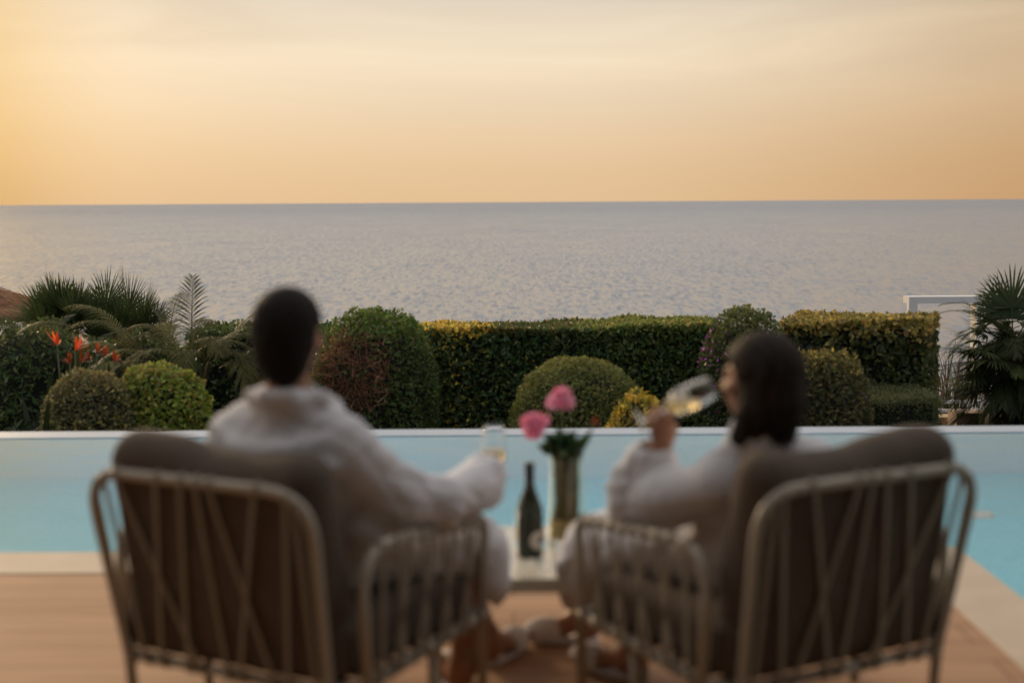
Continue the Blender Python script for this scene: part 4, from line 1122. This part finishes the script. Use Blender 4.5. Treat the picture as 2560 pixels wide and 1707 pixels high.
for pts, r_ in [([(-.18, -.13, .79), (-.06, -.215, .735), (.09, -.225, .725), (.24, -.14, .775)], .020), ([(-.15, -.14, .85), (-.02, -.19, .815), (.11, -.195, .81), (.22, -.12, .84)], .016), ([(-.2, -.08, .70), (-.08, -.20, .64), (.10, -.21, .63), (.22, -.12, .69)], .020),
        ([(.27, .0, .77), (.345, .10, .70), (.30, .16, .60)], .018), ([(.245, -.08, .72), (.33, .06, .63), (.33, .17, .57)], .020), ([(.40, .20, .66), (.40, .27, .61), (.36, .29, .575)], .015), ([(.39, .30, .66), (.395, .35, .61), (.35, .37, .575)], .013), ([(-.2, .0, .73), (-.28, .06, .66), (-.25, .14, .6)], .018)]:
    f.chain([F(*p) for p in pts], [r_ * .6] + [r_] * (len(pts) - 2) + [r_ * .6], .022)
f.ripple(fold(11, .0105), .03)
f.build('robe', M_robe, man, base, relax=2)
slipper(F, hA - np.array([0, 0, .0]), hA + dA * .262, man, base); slipper(F, hB, hB + dB * .262, man, base)

# --- woman in the right chair
F = Frame(True); base = F(.03, .08, 0)
f = Field((-.02, 3.50, .0), (1.10, 4.84, 1.14), .0055)
hc = F(.105, -.062, .982); fwd = nv(np.array([-.80, .60, -.02]))
f.ell(F(.03, .12, .47), (.15, .14, .11)); f.cap(F(.03, .09, .49), F(.05, -.02, .64), .11, .115, .05)
f.cap(F(-.09, -.05, .725), F(.19, -.02, .725), .048, .048, .05); f.cap(F(.065, -.06, .74), F(.098, -.065, .92), .050, .048, .04)
f.chain([F(-.11, -.06, .72), F(-.22, .10, .50), F(-.05, .34, .48)], [.042, .036, .026]); hand(f, F(-.05, .34, .48), F.d(.8, .6, -.05), (0, 0, -1), (.3, .35, .3), .92, thumb=1)
FOOTG, RIMG = np.array((.352, 3.90, .842)), np.array((.553, 3.845, .950)); axg = nv(RIMG - FOOTG)
wr = np.array((.415, 3.885, .775)); grip = FOOTG + axg * .055
f.chain([F(.215, -.01, .695), F(.305, .24, .60), wr], [.038, .030, .025])
hand(f, wr, (-.04, .02, 1.0), (-.25, .85, .1), (.85, 1.2, .9), .94, thumb=-1)
f.chain([F(.10, .12, .47), F(.215, .57, .43), F(.075, .862, .10)], [.080, .054, .036], .03); f.cap(F(.20, .64, .34), F(.17, .72, .24), .050, .044, .03)
f.chain([F(-.03, .12, .47), F(.05, .56, .44), F(.14, .475, .075)], [.080, .054, .036], .03); f.cap(F(.07, .545, .34), F(.10, .52, .22), .050, .044, .03)
hA = F(.022, .845, .026); dA = nv(F.d(.87, .50, 0)); hB = F(.135, .455, .026); dB = nv(F.d(.35, 1, 0))
foot(f, F(.075, .862, .10), hA, hA + dA * .235); foot(f, F(.14, .475, .09), hB, hB + dB * .235)
g, Mh = head(f, hc, fwd, (0, 0, 1), .95, .92)
woman = f.build('person', M_skin, off=base, loc=base)
setp(woman, 'woman in white bathrobe with long dark brown hair, drinking in the right chair', 'person')
rtv, fv_, uv_ = [np.array([Mh[i][j] for i in range(3)]) for j in range(3)]
f = Field(hc - np.array([.22, .22, .30]), hc + np.array([.22, .22, .17]), .005)
f.ell(g(0, -.016, .028), (.084, .106, .098), Mh, .01)
# hair falling straight down behind the head into the collar, one lock forward towards the glass
f.chain([g(0, -.045, .02), g(0, -.052, -.06), g(.0, -.040, -.16)], [.080, .075, .060], .03)
f.chain([g(.030, -.03, .0), g(.032, -.025, -.09)], [.050, .048], .03)
f.chain([g(-.040, -.03, .0), g(-.048, -.02, -.09), g(-.045, .02, -.16), g(-.035, .055, -.205)], [.050, .050, .036, .014], .03)
f.box(g(0, .130, -.06), (.074, .095, .105), .03, Mh, .015, sub=True)
f.ripple(lambda x, y, z: .003 * np.sin((x * 1.0 + y * .6) * 190 + 2.5 * np.sin(z * 22)) + .002 * np.sin((y - x) * 320 + 2 * np.sin(z * 35)))
f.build('hair', M_hairb, woman, base)
f = Field((-.06, 3.45, .20), (1.16, 4.75, .92), .0075)
f.ell(F(.03, .10, .47), (.18, .17, .14), k=.04); f.cap(F(.03, .07, .49), F(.05, -.03, .62), .150, .155, .06)
f.cap(F(-.10, -.05, .712), F(.195, -.02, .705), .062, .062, .05); f.cap(F(.07, -.06, .785), F(-.08, -.05, .735), .055, .062, .05); f.cap(F(.075, -.06, .785), F(.17, -.02, .735), .055, .062, .05)
f.chain([F(-.115, -.06, .70), F(-.22, .10, .50), F(-.06, .33, .475)], [.072, .066, .060], .04)
f.chain([F(.215, -.01, .69), F(.275, .13, .635), F(.305, .235, .61)], [.074, .074, .070], .04)
el = F(.305, .235, .61); up_ = wr - el
f.chain([el, el + up_ * .35, el + up_ * .74], [.070, .056, .062], .03)
f.cap(el + up_ * .25 + np.array([-.015, 0, 0]), el + up_ * .74 + np.array([-.034, 0, -.005]), .045, .052, .03)
f.cap(el + up_ * .66 + np.array([-.015, 0, 0]), el + up_ * 1.1 + np.array([-.02, 0, 0]), .036, .044, .012, sub=True)
f.cap(F(-.07, .31, .475), F(-.01, .40, .475), .045, .05, .01, sub=True)
f.cap(F(.09, .10, .47), F(.22, .54, .42), .12, .095, .05); f.cap(F(-.02, .10, .47), F(.05, .54, .43), .12, .10, .05); f.cap(F(.03, .12, .47), F(.17, .50, .43), .11, .09, .06)
f.chain([F(.225, .57, .41), F(.24, .61, .32), F(.235, .63, .25)], [.085, .078, .066], .05); f.cap(F(.06, .58, .40), F(.07, .58, .33), .09, .08, .05)
f.cap(F(.22, .63, .27), F(.18, .68, .14), .065, .08, .01, sub=True)
f.cap(F(.078, -.06, .765), F(.092, -.062, .81), .098, .094, .03); f.plane_cut(F(.09, -.062, .858), nv(F.d(.1, -.2, 1))) if False else None; f.cap(F(.09, -.06, .85), F(.098, -.062, .95), .070, .10, .008, sub=True)
f.chain([F(.15, .0, .775), F(.13, .09, .68), F(.05, .14, .56)], [.028, .032, .028], .02); f.chain([F(-.02, .0, .775), F(-.02, .09, .68), F(.05, .14, .54)], [.028, .032, .028], .02)
for pts, r_ in [([(.24, .0, .69), (.32, .10, .65), (.31, .20, .56)], .018), ([(.36, .20, .67), (.36, .26, .66), (.30, .29, .645)], .014), ([(.345, .20, .72), (.35, .25, .70), (.30, .27, .70)], .012), ([(.15, -.12, .75), (.05, -.17, .71), (-.08, -.13, .73)], .018),
        ([(.20, .50, .50), (.30, .58, .40), (.27, .66, .29)], .016), ([(.14, .56, .48), (.22, .66, .38), (.20, .70, .27)], .016), ([(.28, .48, .46), (.335, .58, .36), (.30, .62, .27)], .014)]:
    f.chain([F(*p) for p in pts], [r_ * .6] + [r_] * (len(pts) - 2) + [r_ * .6], .022)
f.ripple(fold(23, .0105), .03)
f.build('robe', M_robe, woman, base, relax=2)
slipper(F, hA, hA + dA * .25, woman, base); slipper(F, hB, hB + dB * .25, woman, base)

# ------------------------------------------------------------------ low table and what stands on it
TZ = .32
root = empty('coffee_table', (.08, 4.55, 0), 'low white slatted coffee table between the two chairs', 'table')
W2, D2 = .33, .35
mb = MB()
mb.box((-W2, -D2, TZ - .045), (W2, -D2 + .03, TZ)); mb.box((-W2, D2 - .03, TZ - .045), (W2, D2, TZ)); mb.box((-W2, -D2 + .03, TZ - .045), (-W2 + .03, D2 - .03, TZ)); mb.box((W2 - .03, -D2 + .03, TZ - .045), (W2, D2 - .03, TZ))
M_tab = simple('cream_lacquer', (.66, .64, .55), .22, (.62, .60, .51), 5, spec=.6)
mb.build('frame', M_tab, root)
mb = MB(); n = 13; w = (2 * W2 - .06) / n
for k in range(n): mb.box((-W2 + .03 + k * w + .004, -D2 + .0305, TZ - .018), (-W2 + .03 + (k + 1) * w - .004, D2 - .0305, TZ - .002))
mb.build('tabletop', M_tab, root)
for sx in (-1, 1):
    for sy in (-1, 1):
        mb = MB(); mb.box((sx * (W2 - .017) - .015, sy * (D2 - .017) - .015, 0), (sx * (W2 - .017) + .015, sy * (D2 - .017) + .015, TZ - .046)); mb.build('leg', M_tab, root)

bp_ = at(1214, 1282, 4.48)
bx = bp_.x
root = empty('wine_bottle', (bx, 4.48, TZ), 'dark green wine bottle with a round pale label standing on the table', 'bottle')
M_bot, nt, bb = new_mat('dark_bottle_glass'); bb.inputs['Base Color'].default_value = (.012, .018, .008, 1); bb.inputs['Roughness'].default_value = .12; bb.inputs['Specular IOR Level'].default_value = .5
mb = MB(); mb.lathe([(0, .004), (.039, .0), (.0425, .006), (.043, .02), (.0435, .13), (.041, .155), (.031, .187), (.020, .215), (.0155, .235), (.0142, .25), (.0142, .27)], 40); mb.build('body', M_bot, root, sm=True)
mb = MB(); mb.lathe([(.0150, .235), (.0152, .288), (.0165, .290), (.0165, .300), (.0145, .303), (0, .303)], 32); mb.build('capsule', simple('foil', (.012, .012, .014), .4), root, sm=True)
def patch_cyl(r, a0, zc, hw, hh, n=20):
    vs, fs = [], []
    c = None
    vs.append((r * math.cos(a0), r * math.sin(a0), zc))
    for k in range(n * 2):
        t = math.pi * k / n; a = a0 + hw / r * math.cos(t); vs.append((r * math.cos(a), r * math.sin(a), zc + hh * math.sin(t)))
    for k in range(n * 2): fs.append((0, 1 + k, 1 + (k + 1) % (n * 2)))
    # second inner ring keeps the patch on the curve
    return vs, fs
def disc_on(r, a0, zc, rad, name, mat, nr=6, n=32):
    vs = [(r * math.cos(a0), r * math.sin(a0), zc)]; fs = []
    for i in range(1, nr + 1):
        for k in range(n):
            t = 2 * math.pi * k / n; a = a0 + rad * i / nr / r * math.cos(t); vs.append((r * math.cos(a), r * math.sin(a), zc + rad * i / nr * math.sin(t)))
    for k in range(n): fs.append((0, 1 + k, 1 + (k + 1) % n))
    for i in range(nr - 1):
        for k in range(n): fs.append((1 + i * n + k, 1 + (i + 1) * n + k, 1 + (i + 1) * n + (k + 1) % n, 1 + i * n + (k + 1) % n))
    m = MB(); m.add(vs, fs); return m
lb = disc_on(.0442, R(-52), .058, .030, 'label', None).build('label', simple('paper_label', (.55, .50, .42), .7), root, sm=True)
disc_on(.0447, R(-36), .058, .013, 'emblem', None).build('emblem', simple('purple_ink', (.07, .03, .07), .7), lb, sm=True)

vp = at(1299, 1252, 4.66); vx = vp.x; vy = 4.66
root = empty('vase', (vx, vy, TZ), 'tall tapering clear glass vase of stems and water on the table', 'vase')
mb = MB(); mb.lathe([(0, 0), (.058, 0), (.063, .004), (.0625, .03), (.054, .29), (.0518, .29), (.060, .034), (.058, .018), (0, .016)], 40); mb.build('glass_wall', M_vglass, root, sm=True)
mb = MB(); mb.lathe([(0, .0175), (.0575, .0185), (.0595, .034), (.0575, .075), (0, .085)], 32); mb.build('base_glow_fill', simple('base_glow_yellow', (.66, .50, .20), .8, (.58, .42, .16), 60), root, sm=True)  # yellow fill stands in for light caught in the thick glass base
rv = np.random.default_rng(4)
def obj_flower(name, label, cat, c, ax, rad, hgt, colr, seed, nL, group=None, dense=1.0):
    r = np.random.default_rng(seed); ax = nv(ax); a1 = nv(np.cross(ax, (0, 1, .1))); a2 = np.cross(ax, a1)
    root = empty(name, (vx, vy, TZ + .03), label, cat, group); off = np.array((vx, vy, TZ + .03))
    P, N = [], []
    for k in range(nL):
        q = k / nL; ph = k * 2.39996; rr = math.sqrt(q) * rad; h = hgt * (1 - q) ** .8
        d = a1 * math.cos(ph) + a2 * math.sin(ph); P.append(np.array(c) + d * rr * .85 + ax * (h - hgt * .35)); N.append(nv(d * (.25 + q * 1.1) + ax * (1 - q * .55)))
    P, N = np.array(P), np.array(N)
    bl = leaf_batch('blossom', P - off, N, rad * .62, .75, pick([(2, colr), (1, tuple(np.array(colr) * .75)), (1, tuple(np.array(colr) * 1.15))], nL, r, .12), r, root, M_petal, up=0, outw=1.6)
    core = MB(); core.lathe([(0, -hgt * .42), (rad * .35, -hgt * .38), (rad * .62, -hgt * .1), (rad * .55, hgt * .25), (rad * .3, hgt * .45), (0, hgt * .5)], 20,
                            Matrix.Translation(Vector(np.array(c) - off)) @ Matrix(((a1[0], a2[0], ax[0]), (a1[1], a2[1], ax[1]), (a1[2], a2[2], ax[2]))).to_4x4())
    core.build('flower_head', simple('pink_core', tuple(np.array(colr) * .9), .7), root, sm=True)
    e = Vector(np.array(c) - ax * hgt * .4); s0 = Vector((vx + r.normal() * .015, vy + r.normal() * .015, TZ + .075)); mid = Vector((vx + (c[0] - vx) * .25, vy, TZ + .29))
    P_ = [s0 * (1 - t) ** 2 + mid * 2 * t * (1 - t) + e * t * t for t in np.linspace(0, 1, 14)]
    m = MB(); m.tube(P_, .0032, 8); m.build('stem', simple('flower_stem', (.07, .10, .03), .6), root, off=off, sm=True)
    return root
p1, p2 = at(1229, 979, 4.58), at(1289, 921, 4.72)
PINK = (.88, .25, .34)
obj_flower('flower', 'lower pink flower nodding to the left over the bottle', 'flower', p1, (-.55, -.2, .45), .046, .06, PINK, 1, 150)
obj_flower('flower', 'upper pink flower standing tallest in the vase', 'flower', p2, (.08, -.15, 1), .044, .055, (.90, .29, .38), 2, 150)
p3 = at(1365, 969, 4.66)
obj_flower('flower_bud', 'small dull red bud on a thin bent stem right of the vase', 'flower bud', p3, (.3, 0, 1), .011, .018, (.30, .06, .03), 3, 24)
root = empty('leafy_stems', (vx, vy, TZ + .03), 'bunch of dark green leaves and stems filling the glass vase', 'foliage'); off = np.array((vx, vy, TZ + .03))
mb = MB()
for k in range(80):
    a = rv.uniform(0, 6.28); r0 = rv.uniform(0, .047); r1 = rv.uniform(0, .045)
    mb.tube([(r0 * math.cos(a), r0 * math.sin(a), .045), (r1 * math.cos(a + .6) * .9, r1 * math.sin(a + .6) * .9, .17), (r1 * math.cos(a + 1), r1 * math.sin(a + 1), .29)], rv.uniform(.002, .004), 6)
mb.build('stems', simple('cut_stems', (.15, .16, .05), .6, (.26, .20, .08), 40), root, sm=True)
n = 150; d = norm(rv.normal(size=(n, 3)) * np.array([1, 1, .5]) + np.array([0, 0, .25])); P = d * rv.uniform(.01, .075, (n, 1)) * np.array([1.0, 1, .75]) + np.array([0, 0, .285])
leaf_batch('leaves', P, norm(d + np.array([0, 0, .6])), .052, .5, pick([(3, (.02, .045, .018)), (1, (.05, .09, .045)), (1, (.014, .03, .012))], n, rv), rv, root, M_leaf, outw=1.0)

# ------------------------------------------------------------------ wine glasses
M_wine = glass_mat('white_wine', (1.0, .78, .34), 1.34)
def wine_glass(foot_p, axis, label, group, fill_z):
    ax = nv(axis); a1 = nv(np.cross(ax, (.3, 1, .2))); a2 = np.cross(ax, a1); fp = np.array(foot_p, float)
    M = Matrix.Translation(Vector((0, 0, 0))) @ Matrix(((a1[0], a2[0], ax[0]), (a1[1], a2[1], ax[1]), (a1[2], a2[2], ax[2]))).to_4x4()
    root = empty('wine_glass', fp, label, 'wine glass', group)
    outer = [(.006, .083), (.018, .088), (.030, .104), (.0365, .128), (.0375, .150), (.035, .185), (.029, .225)]
    inner = [(.0280, .225), (.0337, .185), (.0361, .150), (.0350, .128), (.0285, .1055), (.017, .0905), (0, .087)]
    mb = MB(); mb.lathe([(0, .0825)] + outer + inner, 36, M); mb.build('bowl', M_glass, root, sm=True)
    mb = MB(); mb.lathe([(.0045, .0045), (.0033, .02), (.0033, .068), (.0055, .0822)], 14, M); mb.build('stem', M_glass, root, sm=True)
    mb = MB(); mb.lathe([(0, 0), (.034, 0), (.035, .0012), (.02, .0026), (.0045, .0045)], 32, M); mb.build('base', M_glass, root, sm=True)
    c = ax * .148; f = Field(c - .08, c + .08, .002)
    f.ell(ax * .146, (.0355, .0355, .060), cols(a1, a2, ax), 0); f.plane_cut((0, 0, fill_z - fp[2]), (0, 0, 1)); f.plane_cut(ax * .217, ax)
    f.build('wine', M_wine, root)
    return root
gf = gripm + np.array((0, 0, -.072)) + F.d(0, 0, 0)
wine_glass((gripm[0], gripm[1], .562), (0.03, 0.0, 1), 'glass of pale gold wine the man holds upright', 'wine glasses', .562 + .150)
wine_glass(FOOTG, axg, 'glass of pale gold wine tipped to the lips of the woman', 'wine glasses', .905)
